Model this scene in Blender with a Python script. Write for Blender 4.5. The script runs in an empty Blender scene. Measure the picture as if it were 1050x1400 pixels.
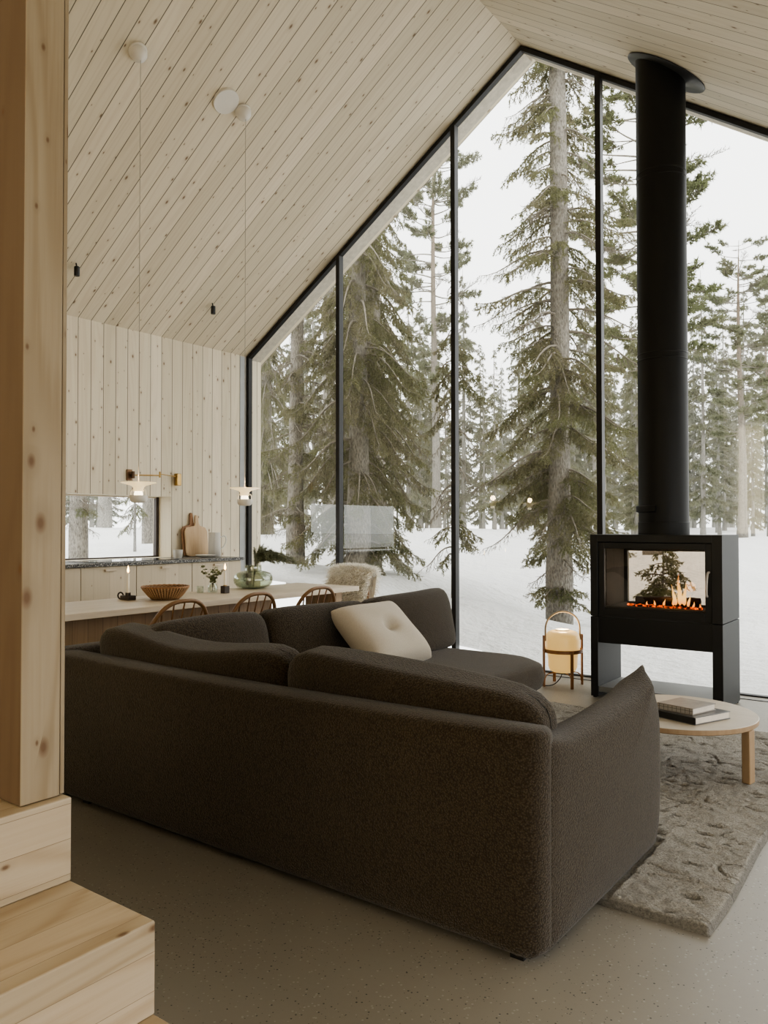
import bpy, math, random
import numpy as np
from mathutils import Vector, Matrix
PI = math.pi
random.seed(7)
C = bpy.context.scene.collection
GY = 6.389          # plane of the gable glazing
WX = -6.739         # plane of the kitchen wall
RX, RZ = -3.201, 5.614   # ridge
SL, SR = 0.668, 0.683    # roof slopes
XR = 1.7            # right wall
YB = -2.6           # back wall
def roof_z(x): return RZ - SL*(RX-x) if x < RX else RZ - SR*(x-RX)

# ------------------------------------------------------------------ geometry
class G:
    def __init__(s): s.v = []; s.f = []
    def add(s, v, f):
        b = len(s.v); s.v += [tuple(p) for p in v]; s.f += [tuple(b+i for i in q) for q in f]; return s
    def box(s, x0, y0, z0, x1, y1, z1):
        return s.add([(x0,y0,z0),(x1,y0,z0),(x1,y1,z0),(x0,y1,z0),(x0,y0,z1),(x1,y0,z1),(x1,y1,z1),(x0,y1,z1)],
                     [(3,2,1,0),(4,5,6,7),(0,1,5,4),(1,2,6,5),(2,3,7,6),(3,0,4,7)])
    def hexa(s, lo, hi):     # lo, hi: 4 points each, same winding (counter-clockwise from above)
        return s.add(list(lo)+list(hi), [(3,2,1,0),(4,5,6,7),(0,1,5,4),(1,2,6,5),(2,3,7,6),(3,0,4,7)])
    def quad(s, a, b, c, d): return s.add([a,b,c,d], [(0,1,2,3)])
    def tube(s, pts, r, k=8, closed=False):
        P = [Vector(p) for p in pts]; n = len(P)
        rs = r if isinstance(r, (list, tuple)) else [r]*n
        V = []; up = None
        for i in range(n):
            if closed: t = P[(i+1) % n]-P[i-1]
            else: t = P[min(i+1,n-1)]-P[max(i-1,0)]
            t.normalize()
            if up is None:
                up = Vector((0,0,1)) if abs(t.z) < .9 else Vector((1,0,0))
            a = (up - t*up.dot(t)).normalized(); b = t.cross(a); up = a
            for j in range(k):
                th = 2*PI*j/k; V.append(P[i] + (a*math.cos(th)+b*math.sin(th))*rs[i])
        F = []
        m = n if closed else n-1
        for i in range(m):
            for j in range(k):
                i2 = (i+1) % n
                F.append((i*k+j, i*k+(j+1)%k, i2*k+(j+1)%k, i2*k+j))
        if not closed: F.append(tuple(range(k-1,-1,-1))); F.append(tuple((n-1)*k+j for j in range(k)))
        return s.add(V, F)
    def lathe(s, prof, c=(0,0,0), n=32, cap0=True, cap1=True):
        V = []; F = []
        for r, z in prof:
            for j in range(n):
                th = 2*PI*j/n; V.append((c[0]+r*math.cos(th), c[1]+r*math.sin(th), c[2]+z))
        for i in range(len(prof)-1):
            for j in range(n): F.append((i*n+j, i*n+(j+1)%n, (i+1)*n+(j+1)%n, (i+1)*n+j))
        if cap0: F.append(tuple(range(n-1,-1,-1)))
        if cap1: F.append(tuple((len(prof)-1)*n+j for j in range(n)))
        return s.add(V, F)
    def puff(s, outline, t, r, mp, layers=6, crown=0.0, fan=3):
        """a pillow-edged slab: outline in (a,b), thickness t, edge rounding r; mp(a,b,c) -> xyz"""
        ca = sum(p[0] for p in outline)/len(outline); cb = sum(p[1] for p in outline)/len(outline)
        n = len(outline); V = []; F = []
        ext = min(max(p[0] for p in outline)-min(p[0] for p in outline), max(p[1] for p in outline)-min(p[1] for p in outline))/2
        rings = []
        for i in range(layers+1):
            th = -PI/2 + PI*i/layers
            ins = r*(1-math.cos(th)); h = (t/2-r)*(1 if th > 1e-6 else (-1 if th < -1e-6 else 0)) + r*math.sin(th)
            rings.append((1-ins/ext, h))
        sc0 = rings[0][0]
        pre = [(sc0*(k/fan), -t/2-crown*(1-(k/fan)**2)) for k in range(1, fan)]
        post = [(sc0*(k/fan), t/2+crown*(1-(k/fan)**2)) for k in range(fan-1, 0, -1)]
        rings = pre+rings+post
        for sc, h in rings:
            for a, b in outline: V.append(mp(ca+(a-ca)*sc, cb+(b-cb)*sc, h))
        for i in range(len(rings)-1):
            for j in range(n): F.append((i*n+j, i*n+(j+1)%n, (i+1)*n+(j+1)%n, (i+1)*n+j))
        V.append(mp(ca, cb, -t/2-crown)); V.append(mp(ca, cb, t/2+crown))
        a0 = len(V)-2; L = (len(rings)-1)*n
        for j in range(n):
            F.append((a0, (j+1)%n, j)); F.append((a0+1, L+j, L+(j+1)%n))
        return s.add(V, F)
    def rbox(s, size, mp, k=5.0, n=10):
        """rounded cushion block of the given full size, mp maps local xyz to place"""
        idx = {}; V = []; F = []
        def vid(p):
            key = tuple(round(c*1000) for c in p)
            if key not in idx:
                d = (abs(p[0])**k+abs(p[1])**k+abs(p[2])**k)**(1/k)
                q = [p[i]/d*size[i]/2 for i in range(3)]
                idx[key] = len(V); V.append(mp(*q))
            return idx[key]
        for ax in range(3):
            for sg in (-1, 1):
                for i in range(n):
                    for j in range(n):
                        c = []
                        for di, dj in ((0,0),(1,0),(1,1),(0,1)):
                            p = [0,0,0]; p[ax] = sg; p[(ax+1)%3] = math.tan((-1+2*(i+di)/n)*.785)/math.tan(.785); p[(ax+2)%3] = math.tan((-1+2*(j+dj)/n)*.785)/math.tan(.785)
                            c.append(vid(p))
                        F.append(tuple(c if sg > 0 else c[::-1]))
        return s.add(V, F)

def catmull(P, n=8, closed=False):
    P = [Vector(p) for p in P]; out = []; m = len(P)
    for i in range(m if closed else m-1):
        if closed: a, b, c, d = P[i-1], P[i], P[(i+1)%m], P[(i+2)%m]
        else: a, b, c, d = P[max(i-1,0)], P[i], P[i+1], P[min(i+2,m-1)]
        for k in range(n):
            t = k/n
            out.append(.5*((2*b)+(c-a)*t+(2*a-5*b+4*c-d)*t*t+(3*b-a-3*c+d)*t**3))
    if not closed: out.append(P[-1])
    return out

def root_loc(p):
    v = Vector((0,0,0))
    while p: v += p.location; p = p.parent
    return v
def finish(o, mat, parent, smooth):
    C.objects.link(o)
    if mat: o.data.materials.append(mat)
    if parent: o.parent = parent
    if smooth is not None:
        o.data.polygons.foreach_set('use_smooth', [True]*len(o.data.polygons))
        if smooth < 3: o.data.set_sharp_from_angle(angle=smooth)
    return o
def obj(name, g, mat, parent=None, bevel=0, smooth=.7, seg=2, sub=0):
    off = root_loc(parent) if parent else Vector((0,0,0))
    me = bpy.data.meshes.new(name)
    me.from_pydata([(x-off.x, y-off.y, z-off.z) for x, y, z in g.v], [], g.f); me.update()
    o = finish(bpy.data.objects.new(name, me), mat, parent, smooth)
    if sub:
        m = o.modifiers.new('sub', 'SUBSURF'); m.levels = m.render_levels = sub
    if bevel:
        m = o.modifiers.new('bev', 'BEVEL'); m.width = bevel; m.segments = seg; m.limit_method = 'ANGLE'; m.angle_limit = .6
    return o
def tri_obj(name, V, F, mat, parent=None, smooth=None):
    V = np.asarray(V, dtype=np.float32); F = np.asarray(F, dtype=np.int32)
    me = bpy.data.meshes.new(name)
    me.vertices.add(len(V)); me.vertices.foreach_set('co', V.ravel())
    me.loops.add(len(F)*3); me.loops.foreach_set('vertex_index', F.ravel())
    me.polygons.add(len(F)); me.polygons.foreach_set('loop_start', np.arange(len(F), dtype=np.int32)*3)
    me.update(calc_edges=True)
    return finish(bpy.data.objects.new(name, me), mat, parent, smooth)
def tag(o, label, cat=None, group=None, kind=None):
    o['label'] = label
    if cat: o['category'] = cat
    if group: o['group'] = group
    if kind: o['kind'] = kind
    return o
def thing(name, label, cat, loc=(0,0,0), group=None, kind=None, rz=0):
    o = bpy.data.objects.new(name, None); C.objects.link(o)
    o.location = loc; o.rotation_euler = (0,0,rz); o.empty_display_size = .1
    return tag(o, label, cat, group, kind)
def dup(root, loc, label, rz=0, scale=None, group=None):
    r = root.copy(); C.objects.link(r); r.location = loc; r.rotation_euler = (0,0,rz)
    if scale: r.scale = scale
    r['label'] = label
    if group: r['group'] = group
    for ch in list(root.children):
        c = ch.copy(); C.objects.link(c); c.parent = r
        for g in list(ch.children):
            d = g.copy(); C.objects.link(d); d.parent = c
    return r

# ------------------------------------------------------------------ materials
class NT:
    def __init__(s, name):
        s.m = bpy.data.materials.new(name); s.m.use_nodes = True
        s.t = s.m.node_tree; s.t.nodes.clear()
        s.out = s.t.nodes.new('ShaderNodeOutputMaterial')
    def n(s, typ, **kw):
        x = s.t.nodes.new('ShaderNode'+typ)
        for k, v in kw.items(): setattr(x, k, v)
        return x
    def l(s, a, b): s.t.links.new(a, b)
    def val(s, sock, v):
        if hasattr(v, 'is_output') or isinstance(v, bpy.types.NodeSocket): s.l(v, sock)
        else: sock.default_value = v
    def math(s, op, a, b=None, c=None, clamp=False):
        x = s.n('Math', operation=op, use_clamp=clamp); s.val(x.inputs[0], a)
        if b is not None: s.val(x.inputs[1], b)
        if c is not None: s.val(x.inputs[2], c)
        return x.outputs[0]
    def comb(s, a, b, c):
        x = s.n('CombineXYZ'); s.val(x.inputs[0], a); s.val(x.inputs[1], b); s.val(x.inputs[2], c); return x.outputs[0]
    def noise(s, vec, scale=1, detail=3, rough=.55, dist=0):
        x = s.n('TexNoise'); s.l(vec, x.inputs['Vector']); x.inputs['Scale'].default_value = scale
        x.inputs['Detail'].default_value = detail; x.inputs['Roughness'].default_value = rough; x.inputs['Distortion'].default_value = dist
        return x.outputs['Fac']
    def ramp(s, f, pts):
        x = s.n('ValToRGB'); s.l(f, x.inputs[0]); e = x.color_ramp.elements
        while len(e) < len(pts): e.new(.5)
        for i, (p, c) in enumerate(pts):
            e[i].position = p; e[i].color = (*c, 1) if len(c) == 3 else c
        return x.outputs[0]
    def mix(s, f, a, b, blend='MIX'):
        x = s.n('Mix', data_type='RGBA', blend_type=blend); s.val(x.inputs['Factor'], f)
        for k, v in ((6, a), (7, b)):
            if isinstance(v, tuple): x.inputs[k].default_value = (*v, 1) if len(v) == 3 else v
            else: s.l(v, x.inputs[k])
        return x.outputs[2]
    def bump(s, h, strength, dist=.01):
        x = s.n('Bump'); x.inputs['Strength'].default_value = strength; x.inputs['Distance'].default_value = dist
        s.l(h, x.inputs['Height']); return x.outputs[0]
    def bsdf(s, col, rough=.6, normal=None, metal=0, spec=.5, **kw):
        x = s.n('BsdfPrincipled')
        if isinstance(col, tuple): x.inputs['Base Color'].default_value = (*col, 1)
        else: s.l(col, x.inputs['Base Color'])
        s.val(x.inputs['Roughness'], rough); x.inputs['Metallic'].default_value = metal
        x.inputs['Specular IOR Level'].default_value = spec
        if normal is not None: s.l(normal, x.inputs['Normal'])
        for k, v in kw.items(): s.val(x.inputs[k.replace('_', ' ')], v)
        return x
    def end(s, sh): s.l(sh.outputs[0] if hasattr(sh, 'outputs') else sh, s.out.inputs[0]); return s.m
    def co(s): return s.n('TexCoord').outputs['Object']
    def xyz(s):
        x = s.n('SeparateXYZ'); s.l(s.co(), x.inputs[0]); return list(x.outputs)

def plain(name, col, rough=.5, metal=0, spec=.5, var=.12, scale=12, bump=0, bscale=200, **kw):
    t = NT(name); co = t.co(); f = t.noise(co, scale, 3)
    c = t.mix(f, tuple(x*(1-var) for x in col), tuple(min(1, x*(1+var)) for x in col))
    nm = t.bump(t.noise(co, bscale, 2), bump, .002) if bump else None
    return t.end(t.bsdf(c, rough, nm, metal, spec, **kw))

def wood(name, u, v, bw, base, dark, knotcol=(.16,.085,.04), groove=.03, knots=.42, ks=1.0, rough=.6, tint=.10, off=0.0, grain=1.0, coarse=1.0, groove_col=.32, wk=1.0, kr=1.0):
    """u: axis across the boards, v: axis along them"""
    t = NT(name); ax = t.xyz(); w = 3-u-v
    U, V, W = ax[u], ax[v], (ax[w] if wk else 0.0)
    ub = t.math('DIVIDE', t.math('ADD', U, off), bw)
    idx = t.math('FLOOR', ub); fr = t.math('SUBTRACT', ub, idx)
    wn = t.n('TexWhiteNoise', noise_dimensions='1D'); t.l(idx, wn.inputs['W']); rnd = wn.outputs['Value']
    sh = t.math('MULTIPLY', rnd, 37.0)
    Vs = t.math('ADD', V, sh)
    fine = t.noise(t.comb(t.math('MULTIPLY', U, 160/coarse), t.math('MULTIPLY', Vs, 3.0), (t.math('MULTIPLY', W, 160/coarse) if wk else 0.0)), 1, 3, .6)
    wav = t.noise(t.comb(t.math('MULTIPLY', U, 5.0/coarse), t.math('MULTIPLY', Vs, .28), (t.math('MULTIPLY', W, 5.0/coarse) if wk else 0.0)), 1, 2, .5, .2)
    ring = t.math('SINE', t.math('MULTIPLY', t.math('ADD', wav, t.math('MULTIPLY', fine, .02)), 85.0))
    ring = t.math('POWER', t.math('MULTIPLY_ADD', ring, .5, .5), 2.5)
    g = t.math('ADD', t.math('MULTIPLY', ring, .24*grain), t.math('MULTIPLY', fine, .35*grain))
    big = t.noise(t.comb(t.math('MULTIPLY', U, 3.0), t.math('MULTIPLY', Vs, .8), W), 1, 2)
    g = t.math('ADD', g, t.math('MULTIPLY_ADD', big, .5, -.22), clamp=True)
    col = t.mix(g, base, dark)
    # knots
    vo = t.n('TexVoronoi', voronoi_dimensions='2D', feature='F1')
    t.l(t.comb(t.math('MULTIPLY', U, 11*ks), t.math('MULTIPLY', Vs, 6.2*ks), 0.0), vo.inputs['Vector']); vo.inputs['Scale'].default_value = 1
    sc = t.n('SeparateColor'); t.l(vo.outputs['Color'], sc.inputs[0])
    rad = t.math('MULTIPLY_ADD', t.math('POWER', sc.outputs[1], 2.5), .075*kr, .030*kr)
    on = t.math('LESS_THAN', sc.outputs[0], knots)
    dd = t.math('DIVIDE', vo.outputs['Distance'], rad)
    core = t.math('MULTIPLY', on, t.math('SUBTRACT', 1.45, dd, clamp=True))
    halo = t.math('MULTIPLY', on, t.math('MULTIPLY', t.math('SUBTRACT', 1.0, t.math('MULTIPLY', dd, .28), clamp=True), .45))
    col = t.mix(halo, col, tuple(x*.8 for x in dark))
    col = t.mix(t.math('MULTIPLY', core, .85), col, knotcol)
    tn = t.math('MULTIPLY_ADD', rnd, 2*tint, 1-tint)
    col = t.mix(1.0, col, t.comb(tn, tn, t.math('MULTIPLY_ADD', rnd, 2.4*tint, 1-1.25*tint)), 'MULTIPLY')
    hgt = t.math('MULTIPLY', g, -.15)
    if groove:
        e = t.math('MINIMUM', fr, t.math('SUBTRACT', 1.0, fr))
        gm = t.math('SUBTRACT', 1.0, t.math('DIVIDE', e, groove), clamp=True)
        gs = t.math('MULTIPLY', gm, 2.2, clamp=True)
        col = t.mix(gs, col, tuple(x*groove_col*.8 for x in dark))
        hgt = t.math('SUBTRACT', hgt, t.math('MULTIPLY', gm, 1.2))
    nm = t.bump(hgt, .35, .006)
    return t.end(t.bsdf(col, rough, nm, 0, .35))

def cut_wood(name, base, dark, u=0, v=1, rough=.5, grain=1.0):
    return wood(name, u, v, .09, base, dark, groove=0, knots=0, rough=rough, tint=.04, grain=grain)

PALE, PALED = (.745,.675,.535), (.57,.485,.355)
M = {}
M['wall_boards'] = wood('pale_spruce_wall_boards', 1, 2, .1368, PALE, PALED, off=.02)
M['ceil_boards'] = wood('pale_spruce_ceiling_boards', 1, 0, .1368, PALE, PALED, off=.02, wk=0)
M['ceil_right'] = wood('pale_spruce_ceiling_boards_right', 1, 0, .1368, (.72,.66,.535), (.57,.49,.37), off=.05, groove_col=.5, wk=0)
M['back_boards'] = wood('pale_spruce_back_boards', 0, 2, .1368, PALE, PALED)
M['cab_boards'] = wood('spruce_cabinet_fronts', 1, 2, .16, (.64,.56,.44), PALED, groove=.008, knots=.4, groove_col=.8)
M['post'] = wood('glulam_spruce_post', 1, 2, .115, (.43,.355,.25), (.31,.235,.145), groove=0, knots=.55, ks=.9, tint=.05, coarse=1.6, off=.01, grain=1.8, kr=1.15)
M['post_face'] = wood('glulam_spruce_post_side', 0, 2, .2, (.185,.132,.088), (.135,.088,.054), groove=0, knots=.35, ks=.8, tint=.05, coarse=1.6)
M['step'] = wood('glulam_spruce_steps', 0, 1, .11, (.60,.51,.38), (.42,.31,.195), groove=.006, knots=.62, ks=.8, tint=.09, coarse=2.2, groove_col=.7, kr=1.35, grain=1.7)
M['riser'] = wood('glulam_spruce_risers', 2, 1, .085, (.60,.51,.38), (.42,.31,.195), groove=.008, knots=.62, ks=.8, tint=.09, coarse=2.2, groove_col=.7, kr=1.35, grain=1.7)
M['table'] = wood('pale_ash_tabletop', 0, 1, .12, (.66,.58,.47), (.52,.42,.3), groove=.01, knots=0, rough=.4, tint=.05, groove_col=.8)
M['table_base'] = wood('oak_table_base', 1, 2, .11, (.42,.3,.19), (.27,.18,.105), groove=.012, knots=.1, rough=.5)
M['coffee'] = cut_wood('whitened_oak_round_top', (.60,.54,.45), (.50,.43,.34), 1, 0, .4)
M['oak_edge'] = cut_wood('oak_edge', (.36,.25,.15), (.25,.16,.085), 1, 2, .5)
M['chair'] = cut_wood('honey_brown_bent_wood', (.235,.13,.058), (.15,.075,.03), 0, 2, .35)
M['walnut'] = cut_wood('warm_cherry_wood', (.36,.185,.08), (.22,.10,.04), 0, 2, .4)
M['board'] = cut_wood('beech_board', (.56,.41,.26), (.42,.28,.16), 1, 2, .5)
M['board_dark'] = cut_wood('brown_wood_board', (.30,.165,.08), (.2,.1,.05), 1, 2, .5)
M['steel'] = plain('black_steel_frame', (.012,.012,.013), .45)
M['stove'] = plain('black_stove_steel', (.009,.009,.009), .42, bump=.15, bscale=400)
M['stove_side'] = plain('dark_grey_stove_steel', (.017,.0175,.0175), .55, spec=.4, bump=.1, bscale=400)
M['flue'] = plain('matt_black_flue', (.008,.0078,.007), .55, spec=.3)
M['shelf'] = plain('grey_steel_shelf', (.16,.16,.152), .35)
M['brass'] = plain('aged_brass', (.45,.30,.12), .35, 1)
M['white'] = plain('white_lacquer', (.72,.69,.63), .45, var=.03)
M['black'] = plain('black_plastic', (.01,.01,.01), .4)
M['ceramic'] = plain('white_stoneware', (.62,.60,.56), .35, var=.05, scale=30)
M['iron'] = plain('dark_brown_cast_iron', (.045,.032,.025), .5, bump=.2)
M['wax'] = plain('ivory_candle_wax', (.78,.73,.62), .45, var=.02, Emission_Color=(1,.75,.45,1), Emission_Strength=.06)
M['brick'] = plain('soot_grey_firebrick', (.06,.056,.05), .9, var=.3, scale=8)
M['charcoal'] = plain('charred_wood', (.018,.014,.012), .9, var=.5, scale=40)
M['cord'] = plain('black_cord', (.012,.01,.01), .5)
M['cord_white'] = plain('pale_textile_cord', (.40,.36,.30), .7)
M['paper'] = plain('book_pages', (.66,.6,.52), .8, var=.15, scale=60)
M['book_black'] = plain('black_cloth_book_cover', (.018,.019,.02), .45)
M['wick'] = plain('burnt_wick', (.02,.02,.02), .9)

# granite
t = NT('speckled_granite'); co = t.co()
v = t.n('TexVoronoi'); t.l(co, v.inputs['Vector']); v.inputs['Scale'].default_value = 130
sc = t.n('SeparateColor'); t.l(v.outputs['Color'], sc.inputs[0])
c = t.ramp(sc.outputs[0], [(0,(.015,.015,.014)),(.5,(.045,.045,.042)),(.66,(.16,.155,.145)),(.84,(.46,.45,.42)),(1,(.08,.08,.075))])
M['granite'] = t.end(t.bsdf(c, .38, None, 0, .4))
# polished concrete floor
t = NT('polished_concrete'); co = t.co()
n1 = t.noise(co, 1.3, 5, .6); n2 = t.noise(co, 60, 3)
c = t.mix(n1, (.225,.205,.168), (.315,.29,.245)); c = t.mix(t.math('MULTIPLY', n2, .35), c, (.32,.295,.25))
for scl, cut, dens in ((75, .20, .6), (150, .22, .25), (36, .11, .4)):
    v = t.n('TexVoronoi'); t.l(co, v.inputs['Vector']); v.inputs['Scale'].default_value = scl
    sc = t.n('SeparateColor'); t.l(v.outputs['Color'], sc.inputs[0])
    gt = t.math('LESS_THAN', sc.outputs[0], t.math('MULTIPLY', t.math('MULTIPLY_ADD', t.noise(co, 2.0, 3), 2.2, -.75, clamp=True), dens))
    m = t.math('MULTIPLY', t.math('LESS_THAN', v.outputs['Distance'], cut), gt)
    c = t.mix(t.math('MULTIPLY', m, .85), c, (.03,.028,.025))
v = t.n('TexVoronoi'); t.l(co, v.inputs['Vector']); v.inputs['Scale'].default_value = 48
c = t.mix(t.math('MULTIPLY', t.math('LESS_THAN', v.outputs['Distance'], .16), .6), c, (.42,.4,.37))
M['concrete'] = t.end(t.bsdf(c, t.math('MULTIPLY_ADD', n1, .10, .30), t.bump(n2, .03, .002), 0, .5))
# bouclé
def boucle(name, a, b, scale=210, bs=.9):
    t = NT(name); co = t.co()
    v = t.n('TexVoronoi'); t.l(co, v.inputs['Vector']); v.inputs['Scale'].default_value = scale
    n = t.noise(co, scale*1.3, 3, .7); n2 = t.noise(co, 5, 2)
    h = t.math('ADD', t.math('MULTIPLY', v.outputs['Distance'], -.7), n)
    c = t.ramp(h, [(.0, a), (.75, b)])
    c = t.mix(t.math('MULTIPLY', n2, .3), c, tuple(x*.75 for x in a))
    return t.end(t.bsdf(c, .95, t.bump(h, bs, .004), 0, .15, Sheen_Weight=.25, Sheen_Roughness=.5))
M['boucle'] = boucle('dark_brown_boucle', (.028,.0195,.0105), (.132,.098,.060), 165)
M['pillow'] = boucle('cream_wool', (.50,.445,.365), (.66,.60,.50), 260, .25)
# rug
t = NT('grey_wool_pile'); co = t.co()
n = t.noise(co, 130, 4, .8); n2 = t.noise(co, 9, 3)
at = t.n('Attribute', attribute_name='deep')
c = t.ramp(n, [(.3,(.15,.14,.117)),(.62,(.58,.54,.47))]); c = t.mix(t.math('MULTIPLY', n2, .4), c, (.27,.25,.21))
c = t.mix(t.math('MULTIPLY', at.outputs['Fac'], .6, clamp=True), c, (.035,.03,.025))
M['rug'] = t.end(t.bsdf(c, 1, t.bump(n, 1.0, .012), 0, .05, Sheen_Weight=.2))
t = NT('cream_fleece_strands'); f_ = t.noise(t.co(), 18, 3); c = t.mix(f_, (.90,.86,.77), (.97,.95,.90))
df = t.n('BsdfDiffuse'); tl = t.n('BsdfTranslucent'); t.l(c, df.inputs[0]); t.l(c, tl.inputs[0]); mx = t.n('MixShader'); mx.inputs[0].default_value = .4
t.l(df.outputs[0], mx.inputs[1]); t.l(tl.outputs[0], mx.inputs[2]); M['strands'] = t.end(mx)
# window glass
def pane_mat(name, tint, f0=.06, rough=0.0):
    t = NT(name)
    lw = t.n('LayerWeight'); lw.inputs[0].default_value = .5
    fac = t.math('MULTIPLY_ADD', t.math('POWER', lw.outputs['Facing'], 5.0), 1-f0, f0, clamp=True)
    tr = t.n('BsdfTransparent'); tr.inputs[0].default_value = (*tint, 1)
    gl = t.n('BsdfGlossy'); gl.inputs['Roughness'].default_value = rough; gl.inputs[0].default_value = (.95,.97,.96,1)
    mx = t.n('MixShader'); t.l(fac, mx.inputs[0]); t.l(tr.outputs[0], mx.inputs[1]); t.l(gl.outputs[0], mx.inputs[2])
    return t.end(mx)
M['pane'] = pane_mat('clear_window_glass', (.97,.98,.97), .10)
M['pane_kitchen'] = pane_mat('kitchen_window_glass', (.97,.98,.97), .02)
M['stove_glass'] = pane_mat('stove_door_glass', (.80,.76,.70), .05)
M['stove_glass_back'] = pane_mat('sooty_rear_stove_glass', (.66,.58,.50), .03)
M['green_glass'] = pane_mat('green_grey_vase_glass', (.78,.80,.735), .12)
M['clear_glass'] = pane_mat('clear_vase_glass', (.88,.90,.87), .12)
M['hob'] = plain('black_ceramic_hob', (.015,.016,.017), .06)
def emit(name, col, st):
    t = NT(name); e = t.n('Emission'); e.inputs[0].default_value = (*col, 1); e.inputs[1].default_value = st
    return t.end(e)
def flame_mat(name, z0, z1, st, power=1.3):
    t = NT(name); z = t.xyz()[2]
    f = t.math('DIVIDE', t.math('SUBTRACT', z, z0), z1-z0, clamp=True)
    c = t.ramp(f, [(0,(1,.28,.05)),(.25,(1,.62,.22)),(.6,(1,.5,.13)),(1,(.9,.2,.03))])
    e = t.n('Emission'); t.l(c, e.inputs[0]); e.inputs[1].default_value = st
    lw = t.n('LayerWeight'); lw.inputs[0].default_value = .5
    a = t.math('MULTIPLY', t.math('POWER', t.math('SUBTRACT', 1.0, lw.outputs['Facing'], clamp=True), power), t.math('SUBTRACT', 1.08, t.math('POWER', f, 1.6), clamp=True), clamp=True)
    tr = t.n('BsdfTransparent'); mx = t.n('MixShader'); t.l(a, mx.inputs[0]); t.l(tr.outputs[0], mx.inputs[1]); t.l(e.outputs[0], mx.inputs[2])
    return t.end(mx)
# glowing lamp bodies
def glow(name, col, ecol, st):
    t = NT(name); f = t.noise(t.co(), 6, 2)
    return t.end(t.bsdf(t.mix(f, tuple(x*.95 for x in col), col), .35, None, 0, .5, Emission_Color=(*ecol, 1), Emission_Strength=st))
M['opal'] = glow('warm_opal_glass', (.42,.32,.165), (1,.62,.20), .52)
M['shade_glow'] = glow('lit_enamel_shade', (.72,.64,.48), (1,.74,.38), .75)
M['tube_glow'] = glow('lit_glass_tube', (.9,.85,.75), (1,.85,.6), 3.0)
# outside
t = NT('snow'); co = t.co(); n = t.noise(co, .9, 5, .6); n2 = t.noise(co, 7, 5, .65)
deb = t.math('GREATER_THAN', t.noise(co, 26, 4, .7), .70); gate = t.math('GREATER_THAN', t.noise(co, 1.7, 3), .47)
c = t.mix(n, (.66,.66,.645), (.75,.745,.73)); c = t.mix(t.math('MULTIPLY', t.math('MULTIPLY', deb, gate), .75), c, (.25,.22,.18))
hh = t.math('ADD', t.math('MULTIPLY', n, 1.3), t.math('MULTIPLY', n2, .5))
M['snow'] = t.end(t.bsdf(c, .7, t.bump(hh, .8, .16), 0, .3))
def haze(t, col, amount=.62):  # aerial haze painted into the tree colours, paler with distance from the house
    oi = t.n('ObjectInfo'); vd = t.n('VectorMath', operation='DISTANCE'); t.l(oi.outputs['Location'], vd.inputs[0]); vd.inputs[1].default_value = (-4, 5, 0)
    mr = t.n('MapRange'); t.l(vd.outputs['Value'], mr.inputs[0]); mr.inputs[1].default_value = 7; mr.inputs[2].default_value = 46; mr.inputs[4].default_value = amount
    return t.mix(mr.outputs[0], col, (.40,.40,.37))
def bark(name, a, b, c3=None):
    t = NT(name); ax = t.xyz()
    vec = t.comb(t.math('MULTIPLY', ax[0], 38), t.math('MULTIPLY', ax[1], 38), t.math('MULTIPLY', ax[2], 15))
    n = t.noise(vec, 1, 5, .7, .5); v = t.n('TexVoronoi'); t.l(vec, v.inputs['Vector']); v.inputs['Scale'].default_value = 1.4
    h = t.math('ADD', n, t.math('MULTIPLY', v.outputs['Distance'], .5))
    c = t.ramp(h, [(.35, a), (.62, tuple((p+q)/2 for p, q in zip(a, b))), (.95, b)])
    if c3:
        f = t.n('MapRange'); t.l(ax[2], f.inputs[0]); f.inputs[1].default_value = 3; f.inputs[2].default_value = 7
        c = t.mix(t.math('MULTIPLY', f.outputs[0], .8), c, c3)
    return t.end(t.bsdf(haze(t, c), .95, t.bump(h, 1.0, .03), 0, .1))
M['bark'] = bark('lichen_grey_spruce_bark', (.085,.077,.064), (.36,.335,.295))
M['bark_pine'] = bark('pine_bark', (.06,.05,.042), (.26,.235,.20), (.24,.165,.11))
M['bark_birch'] = bark('birch_bark', (.10,.095,.085), (.42,.41,.385))
def needles(name, a, b, c2):
    t = NT(name); co = t.co(); n = t.noise(co, 1.6, 3); n2 = t.noise(co, 22, 2)
    c = t.mix(n2, a, b); c = t.mix(t.ramp(n, [(.42,(0,0,0)),(.62,(1,1,1))]), c, c2)
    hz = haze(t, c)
    df = t.n('BsdfDiffuse'); tl = t.n('BsdfTranslucent'); t.l(hz, df.inputs[0]); t.l(hz, tl.inputs[0])
    mx = t.n('MixShader'); mx.inputs[0].default_value = .35; t.l(df.outputs[0], mx.inputs[1]); t.l(tl.outputs[0], mx.inputs[2])
    return t.end(mx)
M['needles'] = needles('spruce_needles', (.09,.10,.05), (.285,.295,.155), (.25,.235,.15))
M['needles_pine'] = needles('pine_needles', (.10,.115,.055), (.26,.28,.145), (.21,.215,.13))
t = NT('twig_wood'); co = t.co()
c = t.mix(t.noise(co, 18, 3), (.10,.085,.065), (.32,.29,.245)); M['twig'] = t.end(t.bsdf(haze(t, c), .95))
M['leaf'] = plain('eucalyptus_leaf', (.17,.19,.085), .5, var=.4, scale=30)
M['fleece'] = plain('cream_sheepskin', (.86,.80,.69), .9, var=.18, scale=18, Sheen_Weight=.4)
M['eave'] = wood('weathered_frosty_eave_boards', 1, 0, .12, (.62,.57,.48), (.42,.35,.26), groove=.04, knots=.2)
M['eave_frost'] = plain('frosted_eave_board', (.50,.46,.39), .8, var=.35, scale=20)

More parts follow.
